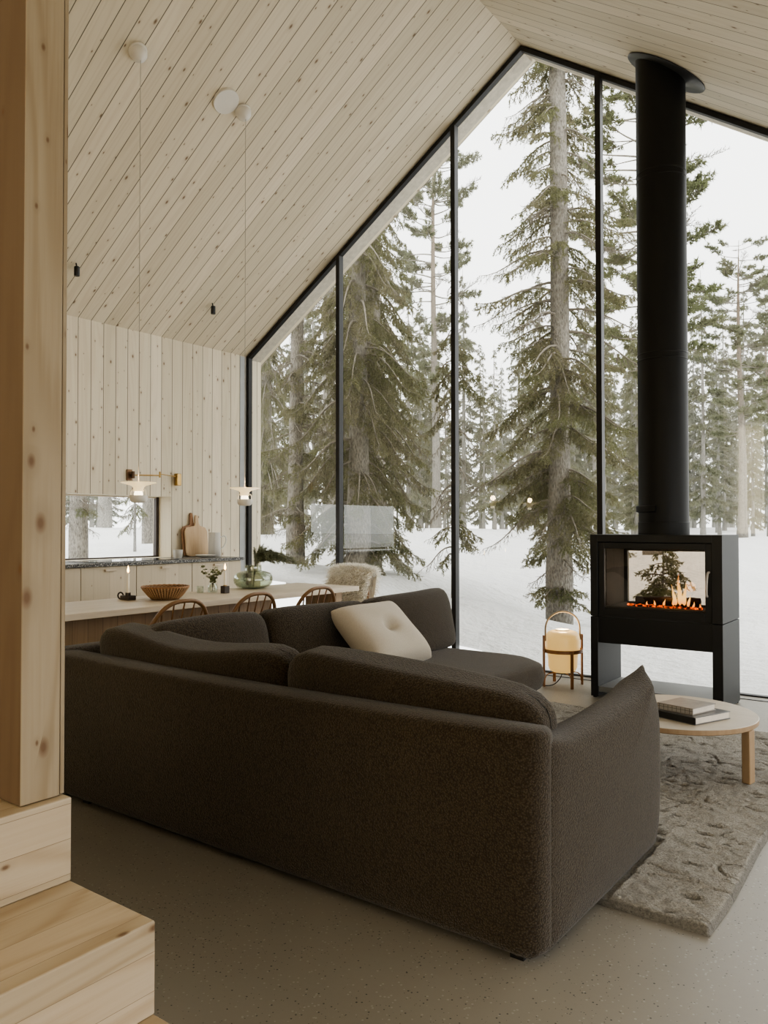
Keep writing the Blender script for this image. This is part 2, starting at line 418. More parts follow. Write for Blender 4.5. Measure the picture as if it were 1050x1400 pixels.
# ------------------------------------------------------------------ room shell
T = .30
def struct(name, g, m, label, cat, **kw):
    o = obj(name, g, m, **kw); return tag(o, label, cat, kind='structure')
struct('floor', G().box(WX-.02, YB, -.12, XR, GY+.06, 0), M['concrete'], 'polished grey concrete floor with dark speckles', 'floor')
# left wall with the kitchen window hole: y 3.2..5.305, z .955..1.587
wy0, wy1, wz0, wz1 = 3.1, 5.305, .955, 1.587
kz = roof_z(WX)
g = G(); x0, x1 = WX-T, WX
g.box(x0, YB, -.1, x1, wy0, kz); g.box(x0, wy1, -.1, x1, GY+.22, kz); g.box(x0, wy0, -.1, x1, wy1, wz0-.002); g.box(x0, wy0, wz1, x1, wy1, kz)
struct('wall_left', g, M['wall_boards'], 'kitchen side wall of vertical pale spruce boards', 'wall')
g = G(); th = .25
g.hexa([(WX-T,YB,kz-SL*T),(RX,YB,RZ),(RX,GY+.30,RZ),(WX-T,GY+.30,kz-SL*T)], [(WX-T,YB,kz-SL*T+th),(RX,YB,RZ+th),(RX,GY+.30,RZ+th),(WX-T,GY+.30,kz-SL*T+th)])
struct('ceiling', g, M['ceil_boards'], 'sloping ceiling of pale knotty spruce boards above the kitchen side', 'ceiling')
g = G(); zr = roof_z(XR+.3)
g.hexa([(RX,YB,RZ),(XR+.3,YB,zr),(XR+.3,GY+.30,zr),(RX,GY+.30,RZ)], [(RX,YB,RZ+th),(XR+.3,YB,zr+th),(XR+.3,GY+.30,zr+th),(RX,GY+.30,RZ+th)])
struct('ceiling', g, M['ceil_right'], 'sloping ceiling of pale spruce boards around the black stove pipe', 'ceiling')
# back wall and right wall (with a wide opening that lets daylight in)
def gable(g, y0, y1):
    P = [(WX,-.1),(XR,-.1),(XR,roof_z(XR)),(RX,RZ),(WX,kz)]
    return g.add([(x,y0,z) for x,z in P]+[(x,y1,z) for x,z in P], [(0,1,2,3,4),(9,8,7,6,5)]+[(i,i+5,(i+1)%5+5,(i+1)%5) for i in range(5)])
struct('wall_back', gable(G(), YB-.2, YB), M['back_boards'], 'pale spruce board wall behind the stairs', 'wall')
oy0, oy1, oz0, oz1 = .2, 5.9, .05, 2.0
g = G(); rz_ = roof_z(XR)
g.box(XR, YB, -.1, XR+.25, oy0, rz_); g.box(XR, oy1, -.1, XR+.25, GY+.22, rz_); g.box(XR, oy0, -.1, XR+.25, oy1, oz0); g.box(XR, oy0, oz1, XR+.25, oy1, rz_)
struct('wall_right', g, M['wall_boards'], 'pale spruce board wall opposite the kitchen', 'wall')
# eave boards showing outside the glass
g = G()
y0, y1 = GY+.05, GY+.21
g.hexa([(WX-.02,y0,kz-.045),(RX,y0,RZ-.05),(RX,y1,RZ-.05),(WX-.02,y1,kz-.045)], [(WX-.02,y0,kz-.015),(RX,y0,RZ-.005),(RX,y1,RZ-.005),(WX-.02,y1,kz-.015)])
struct('trim_1', g, M['eave_frost'], 'frosty eave board outside the glazing, kitchen slope', 'trim')
g = G()
xr = XR; g.hexa([(RX,y0,RZ-.05),(xr,y0,roof_z(xr)-.05),(xr,y1-.1,roof_z(xr)-.05),(RX,y1-.1,RZ-.05)], [(RX,y0,RZ-.005),(xr,y0,roof_z(xr)-.005),(xr,y1-.1,roof_z(xr)-.005),(RX,y1-.1,RZ-.005)])
struct('trim_2', g, M['eave_frost'], 'frosty eave board outside the glazing, stove slope', 'trim')
# gable glazing
win = thing('window_1', 'floor to ridge gable window in slim black steel frames', 'window', (RX, GY, 0), kind='structure')
fw, fd = .045, .06
pts = [(WX,-.034),(XR,-.034),(XR,roof_z(XR)),(RX,RZ),(WX,kz)]
def inset(P, d):
    out = []; n = len(P)
    for i in range(n):
        a, b, c = Vector(P[i-1]), Vector(P[i]), Vector(P[(i+1)%n])
        e1 = (b-a).normalized(); e2 = (c-b).normalized()
        n1 = Vector((-e1.y, e1.x)); n2 = Vector((-e2.y, e2.x))
        bis = (n1+n2).normalized(); out.append(tuple(b+bis*(d/max(.2, bis.dot(n1)))))
    return out
outer, inner = inset(pts, .006), inset(pts, fw)
g = G(); n = 5
V = [(x,GY-.02,z) for x,z in outer]+[(x,GY-.02,z) for x,z in inner]+[(x,GY+fd-.02,z) for x,z in outer]+[(x,GY+fd-.02,z) for x,z in inner]
F = []
for i in range(n):
    j = (i+1) % n; F += [(i,j,n+j,n+i), (2*n+j,2*n+i,3*n+i,3*n+j), (n+i,n+j,3*n+j,3*n+i), (j,i,2*n+i,2*n+j)]
g.add(V, F); obj('frame', g, M['steel'], win, bevel=.004)
ms = [-5.345, -3.918, -2.487, -1.045, .4]
for x in ms:
    zt = roof_z(x)-.03
    obj('mullion', G().box(x-.024, GY-.03, 0.0, x+.024, GY+.04, zt-.01), M['steel'], win, bevel=.004)
xs = [WX+.02]+ms+[XR-.02]
for a, b in zip(xs, xs[1:]):
    P = [(a,.008),(b,.008),(b,roof_z(b)-.03)]+([(RX,RZ-.03)] if a < RX < b else [])+[(a,roof_z(a)-.03)]
    g = G(); g.add([(x,GY+.012,z) for x,z in P], [tuple(range(len(P)))])
    o = obj('pane', g, M['pane'], win, smooth=None)
# slim grey strip where wall and roof meet the frame
struct('trim_3', G().box(WX+.001, GY-.115, .0, WX+.006, GY-.022, kz-.01), plain('grey_lining_strip', (.40,.42,.43), .5), 'grey lining strip on the kitchen wall beside the glass', 'trim', smooth=None)
# floor track
struct('trim_4', G().box(WX+.05, GY-.15, .0, XR, GY-.135, .004), M['steel'], 'thin dark track line in the floor before the glass', 'trim')
# kitchen window
w2 = thing('window_2', 'low kitchen window at worktop height looking at snow', 'window', (WX, 4.2, wz0), kind='structure')
g = G(); fx0, fx1 = WX-.245, WX-.20
g.box(fx0, wy1-.035, wz0, fx1, wy1-.002, wz1); g.box(fx0, wy0, wz0, fx1, wy0+.03, wz1); g.box(fx0, wy0+.03, wz0-.004, fx1, wy1-.035, wz0+.012)
obj('frame', g, plain('brown_black_window_frame', (.05,.038,.034), .5), w2)
obj('head_trim', G().box(fx0, wy0+.03, wz1-.012, fx1, wy1-.035, wz1-.0005), M['table'], w2)
obj('pane', G().add([(WX-.22,wy0+.02,wz0+.01),(WX-.22,wy1-.03,wz0+.01),(WX-.22,wy1-.03,wz1-.02),(WX-.22,wy0+.02,wz1-.02)], [(0,1,2,3)]), M['pane_kitchen'], w2, smooth=None)
# window in the right wall
w3 = thing('window_3', 'wide window in the wall opposite the kitchen', 'window', (XR, 3, 0), kind='structure')
g = G()
for y in (oy0, (oy0+oy1)/2-.03, oy1-.06): g.box(XR+.1, y, oz0, XR+.16, y+.06, oz1)
g.box(XR+.1, oy0, oz0, XR+.16, oy1, oz0+.05); g.box(XR+.1, oy0, oz1-.05, XR+.16, oy1, oz1)
obj('frame', g, M['steel'], w3)

# ------------------------------------------------------------------ post and stairs
pst = thing('timber_post', 'thick pale glulam timber post standing on the top step', 'post', (-1.93, .99, .612))
zt = lambda x: roof_z(x)-.012
g = G(); X0, X1, Y0, Y1 = -2.25, -1.80, .984, 1.085
g.hexa([(X0,Y0,.612),(X1,Y0,.612),(X1,Y1,.612),(X0,Y1,.612)], [(X0,Y0,zt(X0)),(X1,Y0,zt(X1)),(X1,Y1,zt(X1)),(X0,Y1,zt(X0))])
b = obj('beam', g, M['post'], pst, bevel=.003)
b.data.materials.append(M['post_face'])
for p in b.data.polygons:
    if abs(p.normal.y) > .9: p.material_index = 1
g = G(); g.hexa([(X0,Y1+.002,.614),(X1-.003,Y1+.002,.614),(X1-.003,1.099,.614),(X0,1.099,.614)], [(X0,Y1+.002,zt(X0)),(X1-.003,Y1+.002,zt(X1)),(X1-.003,1.099,zt(X1)),(X0,1.099,zt(X0))])
obj('facing_board', g, M['post'], pst, bevel=.002)
st = thing('staircase', 'block staircase of pale knotty glulam spruce beside the sofa', 'staircase', (-1.6, .55, 0))
def step(x0, x1, z0, z1):
    o = obj('step', G().box(x0, -.35, z0, x1, 1.101, z1), M['step'], st, bevel=.004, seg=2)
    o.data.materials.append(M['riser'])
    for p in o.data.polygons:
        if abs(p.normal.z) < .5: p.material_index = 1
step(-3.2, -1.119, 0, .203); step(-3.2, -1.446, .2035, .4065); step(-3.2, -1.773, .407, .610)

# ------------------------------------------------------------------ rug
def vnoise(rs, shape, cells):
    gx, gy = cells; r = rs.random((gx+2, gy+2))
    X = np.linspace(0, gx, shape[0], endpoint=False); Y = np.linspace(0, gy, shape[1], endpoint=False)
    ix = X.astype(int); iy = Y.astype(int); fx = X-ix; fy = Y-iy; fx = fx*fx*(3-2*fx); fy = fy*fy*(3-2*fy)
    a = r[np.ix_(ix,iy)]; b_ = r[np.ix_(ix+1,iy)]; c = r[np.ix_(ix,iy+1)]; d = r[np.ix_(ix+1,iy+1)]
    return (a*(1-fx[:,None])+b_*fx[:,None])*(1-fy)+(c*(1-fx[:,None])+d*fx[:,None])*fy
rx0, rx1, ry0, ry1 = -2.95, -.665, 2.572, 5.215
nx, ny = 330, 380
rs = np.random.RandomState(4)
A = vnoise(rs, (nx,ny), (8, 22)); B = vnoise(rs, (nx,ny), (20, 50)); D = vnoise(rs, (nx,ny), (90, 110)); E_ = vnoise(rs, (nx,ny), (10,26)); gate = vnoise(rs, (nx,ny), (16, 18))
rid = np.abs(A+.35*B-.67)           # broken carved lines running across
rid2 = np.abs(E_+.3*B-.62)
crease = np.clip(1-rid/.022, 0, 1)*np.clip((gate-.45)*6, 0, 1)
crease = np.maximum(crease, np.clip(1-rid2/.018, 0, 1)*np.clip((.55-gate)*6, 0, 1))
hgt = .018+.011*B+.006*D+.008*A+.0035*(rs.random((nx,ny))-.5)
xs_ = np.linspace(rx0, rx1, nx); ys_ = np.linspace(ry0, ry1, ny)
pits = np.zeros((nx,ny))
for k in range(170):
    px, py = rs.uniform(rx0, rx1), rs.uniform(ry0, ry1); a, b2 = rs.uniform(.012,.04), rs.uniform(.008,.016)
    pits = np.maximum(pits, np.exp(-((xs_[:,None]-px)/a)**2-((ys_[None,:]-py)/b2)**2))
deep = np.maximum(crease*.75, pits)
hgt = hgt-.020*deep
ed = np.minimum.reduce([np.arange(nx)[:,None]+0*np.arange(ny)[None,:], (nx-1-np.arange(nx))[:,None]+0*np.arange(ny)[None,:], np.arange(ny)[None,:]+0*np.arange(nx)[:,None], (ny-1-np.arange(ny))[None,:]+0*np.arange(nx)[:,None]])
hgt = np.where(ed == 0, .001, np.clip(hgt, .006, 1)*np.clip(.55+ed/5, 0, 1))
XX, YY = np.meshgrid(xs_, ys_, indexing='ij')
hgt = np.where((XX < -.985) & (YY < 3.18), np.minimum(hgt, .020), hgt)
under = ((XX < -1.08) & (YY < 3.16)) | ((XX < -2.22) & (YY < 4.88)); hgt = np.where(under, np.minimum(hgt, .012), hgt)
for ang_ in (-12, 138, 236):
    lx, ly = -1.25+.38*math.cos(math.radians(ang_)), 4.213+.38*math.sin(math.radians(ang_))
    hgt = np.where((XX-lx)**2+(YY-ly)**2 < .055**2, np.minimum(hgt, .026), hgt)
XX = XX+np.where(XX > rx1-.02, .008*np.sin(YY*5), 0)
Vr = np.stack([XX, YY, hgt], -1).reshape(-1,3)
ii = np.arange(nx-1)[:,None]*ny+np.arange(ny-1)[None,:]; ii = ii.ravel()
Fr = np.concatenate([np.stack([ii, ii+ny, ii+ny+1], 1), np.stack([ii, ii+ny+1, ii+1], 1)])
rug = tri_obj('rug', Vr, Fr, M['rug'], smooth=4)
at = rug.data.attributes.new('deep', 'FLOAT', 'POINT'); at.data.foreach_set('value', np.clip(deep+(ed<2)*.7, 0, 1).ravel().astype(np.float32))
tag(rug, 'thick grey wool rug with carved uneven pile under sofa and round table', 'rug')

# ------------------------------------------------------------------ sofa
sofa = thing('corner_sofa', 'dark brown boucle corner sofa seen from behind on the concrete floor', 'sofa', (-2.2, 3.0, 0))
SX0, SX1, SY0, SY1 = -3.63, -.993, 2.079, 4.95
lift = .022
def soft_box(x0, y0, z0, x1, y1, z1, r, wob=.0, nx=24, nz=8):
    """upholstered panel: rounded top, grid-subdivided so it can sag a little"""
    g = G(); cx, cy, cz = (x0+x1)/2, (y0+y1)/2, (z0+z1)/2
    o = [(x0,z0)]; o = []
    w, h = x1-x0, z1-z0
    def arc(cx_, cz_, a0, a1, rr, n=5):
        return [(cx_+rr*math.cos(a0+(a1-a0)*i/n), cz_+rr*math.sin(a0+(a1-a0)*i/n)) for i in range(n+1)]
    return arc, g
def rounded_outline(a0, b0, a1, b1, r, n=5, radii=None):
    R4 = radii or (r, r, r, r); o = []
    for (ca, cb, st_, rr) in ((a1-R4[0], b0+R4[0], -PI/2, R4[0]), (a1-R4[1], b1-R4[1], 0, R4[1]), (a0+R4[2], b1-R4[2], PI/2, R4[2]), (a0+R4[3], b0+R4[3], PI, R4[3])):
        for i in range(n+1): o.append((ca+rr*math.cos(st_+PI/2*i/n), cb+rr*math.sin(st_+PI/2*i/n)))
    return o
def dense(o, m=.12):
    out = []
    for i in range(len(o)):
        a, b = o[i], o[(i+1) % len(o)]; d = math.dist(a, b); k = max(1, int(d/m))
        for j in range(k): out.append((a[0]+(b[0]-a[0])*j/k, a[1]+(b[1]-a[1])*j/k))
    return out
# long back panel: outline in x-z, thickness along y
o1 = dense(rounded_outline(SX0, lift, SX1-.002, .676, .03))
obj('back_panel', G().puff(o1, .15, .030, lambda a, b, c: (a, SY0+.065+c, b-.012*max(0, math.sin((a+3.4)*1.3))*(1 if b > .4 else 0)), crown=.004), M['boucle'], sofa, smooth=4)
# panel behind the return
o2 = dense(rounded_outline(SY0, lift, SY1-.03, .685, .03))
obj('back_panel', G().puff(o2, .13, .030, lambda a, b, c: (SX0+.066+c, a, b), crown=.004), M['boucle'], sofa, smooth=4)
# arm, a shaped pad with a pointed top corner
body = catmull([(2.085,.035),(2.09,.35),(2.10,.58),(2.13,.650),(2.35,.622),(2.65,.620),(2.95,.640),(3.10,.665),(3.225,.705)], 6)
nose = catmull([(3.232,.70),(3.236,.62),(3.240,.45),(3.240,.25),(3.21,.11),(3.13,.04)], 5)
ol = dense([(q.x,q.y) for q in [Vector((a[0],a[1])) for a in body]]+[(q[0],q[1]) for q in nose], .05) if False else dense([(q[0],q[1]) for q in [(Vector((*p,0)) if len(p)==2 else p) for p in body]]+[(q[0],q[1]) for q in [(Vector((*p,0)) if len(p)==2 else p) for p in nose]], .05)
def arm_map(a, b, c):
    d2 = ((a-3.225)/.085)**2+((b-.705)/.11)**2
    pin = 1-.8*math.exp(-d2)
    ca_, cb_ = 2.66, .36
    k = 1+.06*math.exp(-d2*1.5)*(1-abs(c)/.08)
    b = max(.022+.30*(b-.035), b-.065*min(1, max(0, (.3-b)/.195)))
    return (SX1-.078+c*pin-.012*math.exp(-d2), ca_+(a-ca_)*(1+0*k), b)
obj('arm', G().puff(ol[::-1], .155, .070, arm_map, layers=8, crown=.012, fan=4), M['boucle'], sofa, smooth=4)
# seats
o3 = dense(rounded_outline(-2.55, 2.24, -1.13, 3.14, .06), .1)
obj('seat_base', G().box(-3.45, 2.2, .035, -1.12, 3.05, .25), M['boucle'], sofa, bevel=.03, seg=3)
obj('seat_cushion', G().puff(o3, .20, .07, lambda a, b, c: (a, b, .315+c), crown=.025, fan=4), M['boucle'], sofa, smooth=4)
o4 = dense(rounded_outline(-3.34, 2.24, -2.17, 4.90, .06, 8, radii=(.06,.36,.06,.06)), .1)
obj('seat_base', G().puff(dense(rounded_outline(-3.36, 2.3, -2.22, 4.87, .06, 8, radii=(.06,.33,.06,.06)), .1), .22, .04, lambda a, b, c: (a, b, .155+c)), M['boucle'], sofa, smooth=4)
obj('seat_cushion', G().puff(o4, .20, .075, lambda a, b, c: (a, b, .315+c), crown=.018, fan=4), M['boucle'], sofa, smooth=4)
# back cushions
def back_cushion(cen, length, height, thick, axis, lean, sag=0.0, tip=0.0, side=1):
    cl, sl = math.cos(lean), math.sin(lean)
    def mp(a, b, c):       # a along, b thickness, c height
        u = a/(length/2); v = c/(height/2)
        pl = (1-.28*max(0, v)**3)
        bb = b*pl*(1-.12*abs(u)**4)+.02*math.cos(u*2.2)*(1 if b > 0 else -.4)
        cc = c + (v > -.2)*(-sag*(math.cos(u*PI/2)**2)*max(0, v) + tip*side*u*max(0, v)) - .025*max(0, abs(u)-.86)/.14*max(0, v)
        d = -cc*sl + bb*cl; h = cc*cl + bb*sl
        if axis == 'x': return (cen[0]+a, cen[1]+d, cen[2]+h)
        return (cen[0]+d, cen[1]+a, cen[2]+h)
    return G().rbox((length, thick, height), mp, 8.0, 16)
cz = .60
obj('back_cushion', back_cushion((-2.805,2.36,cz-.012), 1.28, .42, .22, 'x', .14, .055, .012, -1), M['boucle'], sofa, smooth=4)
obj('back_cushion', back_cushion((-1.625,2.35,cz-.035), 1.09, .42, .22, 'x', .14, .0, .035, -1), M['boucle'], sofa, smooth=4)
obj('back_cushion', back_cushion((-3.13,2.71,cz), .75, .42, .22, 'y', .16, -.01, .0), M['boucle'], sofa, smooth=4)
obj('back_cushion', back_cushion((-3.12,3.535,cz), .90, .42, .23, 'y', .18, .0, -.01), M['boucle'], sofa, smooth=4)
obj('back_cushion', back_cushion((-3.11,4.46,cz+.005), .93, .43, .24, 'y', .20, .005, .01), M['boucle'], sofa, smooth=4)
for x, y in ((-1.085,2.13),(-3.28,2.13),(-1.13,3.02),(-3.36,4.8),(-2.4,4.6),(-2.3,2.9)):
    obj('leg', G().box(x-.022, y-.022, .0135 if y > 2.6 and x > -2.9 else 0.0, x+.022, y+.022, .06), M['black'], sofa)
# throw pillow
def pillow():
    e1 = Vector((0,1,0)); e2 = Vector((-.35,.02,.31)).normalized(); e3 = e1.cross(e2).normalized()
    if e3.x < 0: e3 = -e3
    cen = Vector((-2.80,3.745,.63)); W, H = .575, .475
    g = G(); n = 26; V = []; idx = {}
    for s_ in (1, -1):
        for i in range(n+1):
            for j in range(n+1):
                u, v = -1+2*i/n, -1+2*j/n
                edge = (i in (0,n)) or (j in (0,n))
                if s_ < 0 and edge: continue
                t_ = ((1-u**4)*(1-v**4))**.42*.105
                t_ *= 1-.62*math.exp(-(u*u*(W/.5)**2+v*v)/.035)      # tuft
                t_ += .006*math.sin(5*u+3*v)*(1-u*u)*(1-v*v)
                pin = 1-.07*(1-abs(u)**2.2) ; pin2 = 1-.06*(1-abs(v)**2.2)
                p = cen+e1*(u*W/2*pin2)+e2*(v*H/2*pin)+e3*(t_*s_)
                idx[(s_,i,j)] = len(V); V.append(p)
    F = []
    gid = lambda s_, i, j: idx.get((s_,i,j), idx.get((1,i,j)))
    for s_ in (1,-1):
        for i in range(n):
            for j in range(n):
                q = (gid(s_,i,j), gid(s_,i+1,j), gid(s_,i+1,j+1), gid(s_,i,j+1)); F.append(q if s_ > 0 else q[::-1])
    return g.add(V, F)
pl = obj('throw_pillow', pillow(), M['pillow'], smooth=4, sub=1)
tag(pl, 'cream wool throw pillow with one central tuft on the brown sofa', 'pillow')

# ------------------------------------------------------------------ coffee table, books
ct = thing('coffee_table', 'low round pale wood coffee table beside the sofa arm', 'table', (-1.25, 4.213, .02))
R_ = .40
obj('tabletop', G().lathe([(R_-.004,.283),(R_,.287),(R_,.3085)], (-1.25,4.213,0), 72, True, False), M['oak_edge'], ct)
obj('top_veneer', G().lathe([(R_,.3085),(R_-.002,.311)], (-1.25,4.213,0), 72, False, True), M['coffee'], ct)
for ang_ in (-12, 138, 236):
    a = math.radians(ang_); cx, cy = -1.25+.38*math.cos(a), 4.213+.38*math.sin(a)
    ca, sa = math.cos(a), math.sin(a); P = [(-.02,-.029),(.02,-.029),(.02,.029),(-.02,.029)]
    Q = [(cx+p*ca-q*sa, cy+p*sa+q*ca) for p, q in P]
    obj('leg', G().hexa([(x,y,.028) for x,y in Q], [(x,y,.283) for x,y in Q]), M['oak_edge'], ct, bevel=.004)
def book(name, near, u, lu, v, lv, z0, z1, cover, label, ct_=.004):
    N = Vector((*near, 0)); u = Vector((*u, 0)).normalized(); v = Vector((*v, 0)).normalized()
    r = thing(name, label, 'book', (near[0]+(u*lu/2+v*lv/2).x, near[1]+(u*lu/2+v*lv/2).y, z0))
    def slab(a0, a1, b0, b1, h0, h1):
        Q = [N+u*a0+v*b0, N+u*a1+v*b0, N+u*a1+v*b1, N+u*a0+v*b1]
        if (Q[1]-Q[0]).cross(Q[2]-Q[1]).z < 0: Q = Q[::-1]
        return [(q.x,q.y,h0) for q in Q], [(q.x,q.y,h1) for q in Q]
    g = G()
    for h0, h1 in ((z0, z0+ct_), (z1-ct_, z1)): g.hexa(*slab(0, lu, 0, lv, h0, h1))
    obj('cover', g, cover, r, bevel=.0012)
    obj('spine', G().hexa(*slab(0, lu, 0, ct_*1.2, z0+ct_, z1-ct_)), cover, r)
    obj('page_block', G().hexa(*slab(.005, lu-.005, ct_*1.4, lv-.005, z0+ct_+.0003, z1-ct_-.0003)), M['paper'], r)
    return r
M['book_grey'] = plain('grey_book_cover', (.12,.12,.118), .28, var=.2)
M['book_photo'] = plain('worn_brown_grey_book_cover', (.28,.25,.215), .4, var=.4, scale=25)
b1 = book('book', (-1.075,3.951), (-.95,.31), .31, (.39,.92), .265, .3115, .349, M['book_black'], 'large black hardback book lying flat on the round coffee table')
b1.children[0].data.materials[0] = M['book_grey']
b2 = book('book', (-1.095,3.985), (-.975,.22), .19, (.30,.955), .20, .3495, .383, M['book_photo'], 'small thick paperback with grid pattern spine lying on the black book')
sp = [c for c in b2.children if c.name.startswith('spine')][0]
t = NT('grid_lined_spine'); ax = t.xyz()
l1 = t.math('LESS_THAN', t.math('FRACT', t.math('MULTIPLY', ax[0], 45)), .10); l2 = t.math('LESS_THAN', t.math('FRACT', t.math('MULTIPLY', ax[2], 55)), .10)
sp.data.materials[0] = t.end(t.bsdf(t.mix(t.math('MAXIMUM', l1, l2), (.36,.33,.29), (.06,.055,.05)), .6))

# ------------------------------------------------------------------ stove
sv = thing('wood_stove', 'black double sided wood stove on tall side panels before the glass', 'stove', (-1.82, 5.89, 0))
sx0, sx1, sy0, sy1 = -2.284, -1.352, 5.648, 6.128
for a, b in ((sx0, sx0+.056), (sx1-.068, sx1)):
    o = obj('side_panel', G().box(a, sy0, .012 if a == sx0 else .012, b, sy1, .601), M['stove_side'], sv, bevel=.002)
    o.data.materials.append(M['stove'])
    for p in o.data.polygons:
        if p.normal.y < -.9: p.material_index = 1
    o = obj('side_panel', G().box(a, sy0, .606, b, sy1, 1.21), M['stove_side'], sv, bevel=.002)
    o.data.materials.append(M['stove'])
    for p in o.data.polygons:
        if p.normal.y < -.9: p.material_index = 1
obj('top_plate', G().box(sx0+.056, sy0, 1.155, sx1-.068, sy1, 1.21), M['stove'], sv, bevel=.002)
obj('front_apron', G().box(sx0+.056, sy0+.012, .41, sx1-.068, sy0+.03, .602), M['stove'], sv)
obj('base_shelf', G().box(sx0+.056, sy0+.01, .045, sx1-.068, sy1-.01, .085), M['shelf'], sv, bevel=.002)
obj('rear_apron', G().box(sx0+.056, sy1-.03, .41, sx1-.068, sy1-.012, .602), M['stove'], sv)
fx0, fx1 = sx0+.056, sx1-.068
# firebox
obj('firebox_floor', G().box(fx0, sy0+.03, .58, fx1, sy1-.03, .682), M['brick'], sv)
g = G(); g.box(fx0+.03, sy0+.05, .655, fx0+.05, sy1-.06, 1.14); g.box(fx1-.05, sy0+.05, .655, fx1-.03, sy1-.06, 1.14); g.box(fx0+.03, sy0+.05, 1.14, fx1-.03, sy1-.06, 1.15)
obj('firebox_lining', g, M['brick'], sv)
def frame_xz(x0, z0, x1, z1, w, y0, y1, wb=None):
    g = G(); wb = wb or w
    g.box(x0, y0, z0, x0+w, y1, z1); g.box(x1-w, y0, z0, x1, y1, z1); g.box(x0+w, y0, z0, x1-w, y1, z0+wb); g.box(x0+w, y0, z1-w, x1-w, y1, z1); return g
dr = obj('door', frame_xz(fx0+.002, .612, fx1-.002, 1.152, .045, sy0+.012, sy0+.045, .06), M['stove'], sv, bevel=.003)
obj('door_glass', G().add([(fx0+.04,sy0+.03,.66),(fx1-.04,sy0+.03,.66),(fx1-.04,sy0+.03,1.115),(fx0+.04,sy0+.03,1.115)], [(0,1,2,3)]), M['stove_glass'], dr, smooth=None)
hp = catmull([(-1.452,sy0+.012,.79),(-1.447,sy0-.03,.80),(-1.444,sy0-.042,.87),(-1.440,sy0-.03,.945),(-1.440,sy0+.012,.955)], 5)
obj('handle', G().tube(hp, .008, 8), plain('brushed_steel_handle', (.42,.39,.35), .35), dr)
bd = obj('rear_door', frame_xz(fx0+.002, .612, fx1-.002, 1.152, .07, sy1-.045, sy1-.012, .075), M['stove'], sv)
obj('rear_glass', G().add([(fx0+.06,sy1-.03,.68),(fx1-.06,sy1-.03,.68),(fx1-.06,sy1-.03,1.10),(fx0+.06,sy1-.03,1.10)], [(0,1,2,3)]), M['stove_glass_back'], bd, smooth=None)
obj('log_grate', G().box(fx0+.10, sy1-.12, .655, fx1-.06, sy1-.10, .695).box(fx0+.08, sy0+.07, .655, fx1-.08, sy0+.085, .685), M['stove'], sv)
for x_, y_ in ((sx1-.03,sy1-.04),(sx0+.01,sy0+.02),(sx1-.03,sy0+.02),(sx0+.01,sy1-.045)): obj('foot', G().box(x_, y_, 0, x_+.025, y_+.025, .012), M['black'], sv)
# logs, embers, flames
lg = G(); rr = random.Random(3)
for (xa, ya, xb, yb, z, r) in ((-2.02,5.885,-1.66,5.90,.7185,.030),(-1.95,5.96,-1.58,5.965,.7185,.030),):
    lg2 = G()
    pts_ = [(xa+(xb-xa)*i/6, ya+(yb-ya)*i/6, z+rr.uniform(-.004,.004)) for i in range(7)]
    lg2.tube(pts_, [r*rr.uniform(.85,1.1) for _ in pts_], 9)
    lo = obj('firewood_log', lg2, M['charcoal'])
    tag(lo, 'charred burning log at the front of the stove firebox' if ya < 5.93 else 'charred burning log at the rear of the stove firebox', 'log')
t = NT('glowing_embers'); n = t.noise(t.co(), 30, 3, .7)
e = t.n('Emission'); t.l(t.ramp(n, [(.45,(.01,.002,.0)),(.58,(1,.13,.015)),(.72,(1,.38,.08))]), e.inputs[0]); e.inputs[1].default_value = 1.5
M['ember'] = t.end(e)
g = G()
for k in range(60):
    x, y = rr.uniform(-2.05,-1.52), rr.uniform(5.75,5.805); s_ = rr.uniform(.007,.018)
    g.rbox((s_*1.6,s_*1.3,s_), lambda a,b,c,x=x,y=y,s_=s_: (x+a, y+b, .683+s_/2+c), 3.0, 3)
em = obj('embers', g, M['ember']); tag(em, 'glowing orange embers scattered on the firebox floor', 'embers', kind='stuff')
def flame_geo(g, x, y, z, h, w, bend, tw, n=14, k=10):
    V = []; F = []
    for i in range(n+1):
        s_ = i/n; r = w*(math.sin(PI*min(1, s_**.55))**.9*(1-s_)**.35+.02)*(1-.0*s_)
        cx = x+bend*s_**1.6+.25*w*math.sin(tw+s_*7)*s_; cy = y+.2*w*math.cos(tw+s_*6)*s_
        for j in range(k):
            th_ = 2*PI*j/k; V.append((cx+r*math.cos(th_), cy+r*.55*math.sin(th_), z+h*s_))
    for i in range(n):
        for j in range(k): F.append((i*k+j, i*k+(j+1)%k, (i+1)*k+(j+1)%k, (i+1)*k+j))
    g.add(V, F)
M['fire'] = flame_mat('fire_flame', -.0, .26, 1.7, 1.7)
fr_ = thing('fire', 'orange fire burning behind the stove glass', 'fire', (-1.69,5.83,.69))
for x, y, z, h, w, bd_, tw in ((-1.685,5.83,.70,.235,.021,-.012,0),(-1.712,5.82,.70,.15,.017,-.035,1.4),(-1.655,5.83,.70,.17,.017,.012,2.5),(-1.735,5.84,.695,.09,.014,.02,.5),(-1.625,5.82,.695,.09,.013,.018,3.3),
    (-1.80,5.83,.692,.05,.011,.01,2),(-1.86,5.82,.692,.04,.010,-.01,3),(-1.59,5.82,.69,.045,.010,.01,4),(-1.545,5.83,.69,.03,.009,0,5),(-1.92,5.82,.69,.032,.009,0,1),(-1.67,5.838,.71,.12,.012,.02,4)):
    g = G(); flame_geo(g, x, y, z, h, w, bd_, tw); obj('flame', g, M['fire'], fr_, smooth=4)
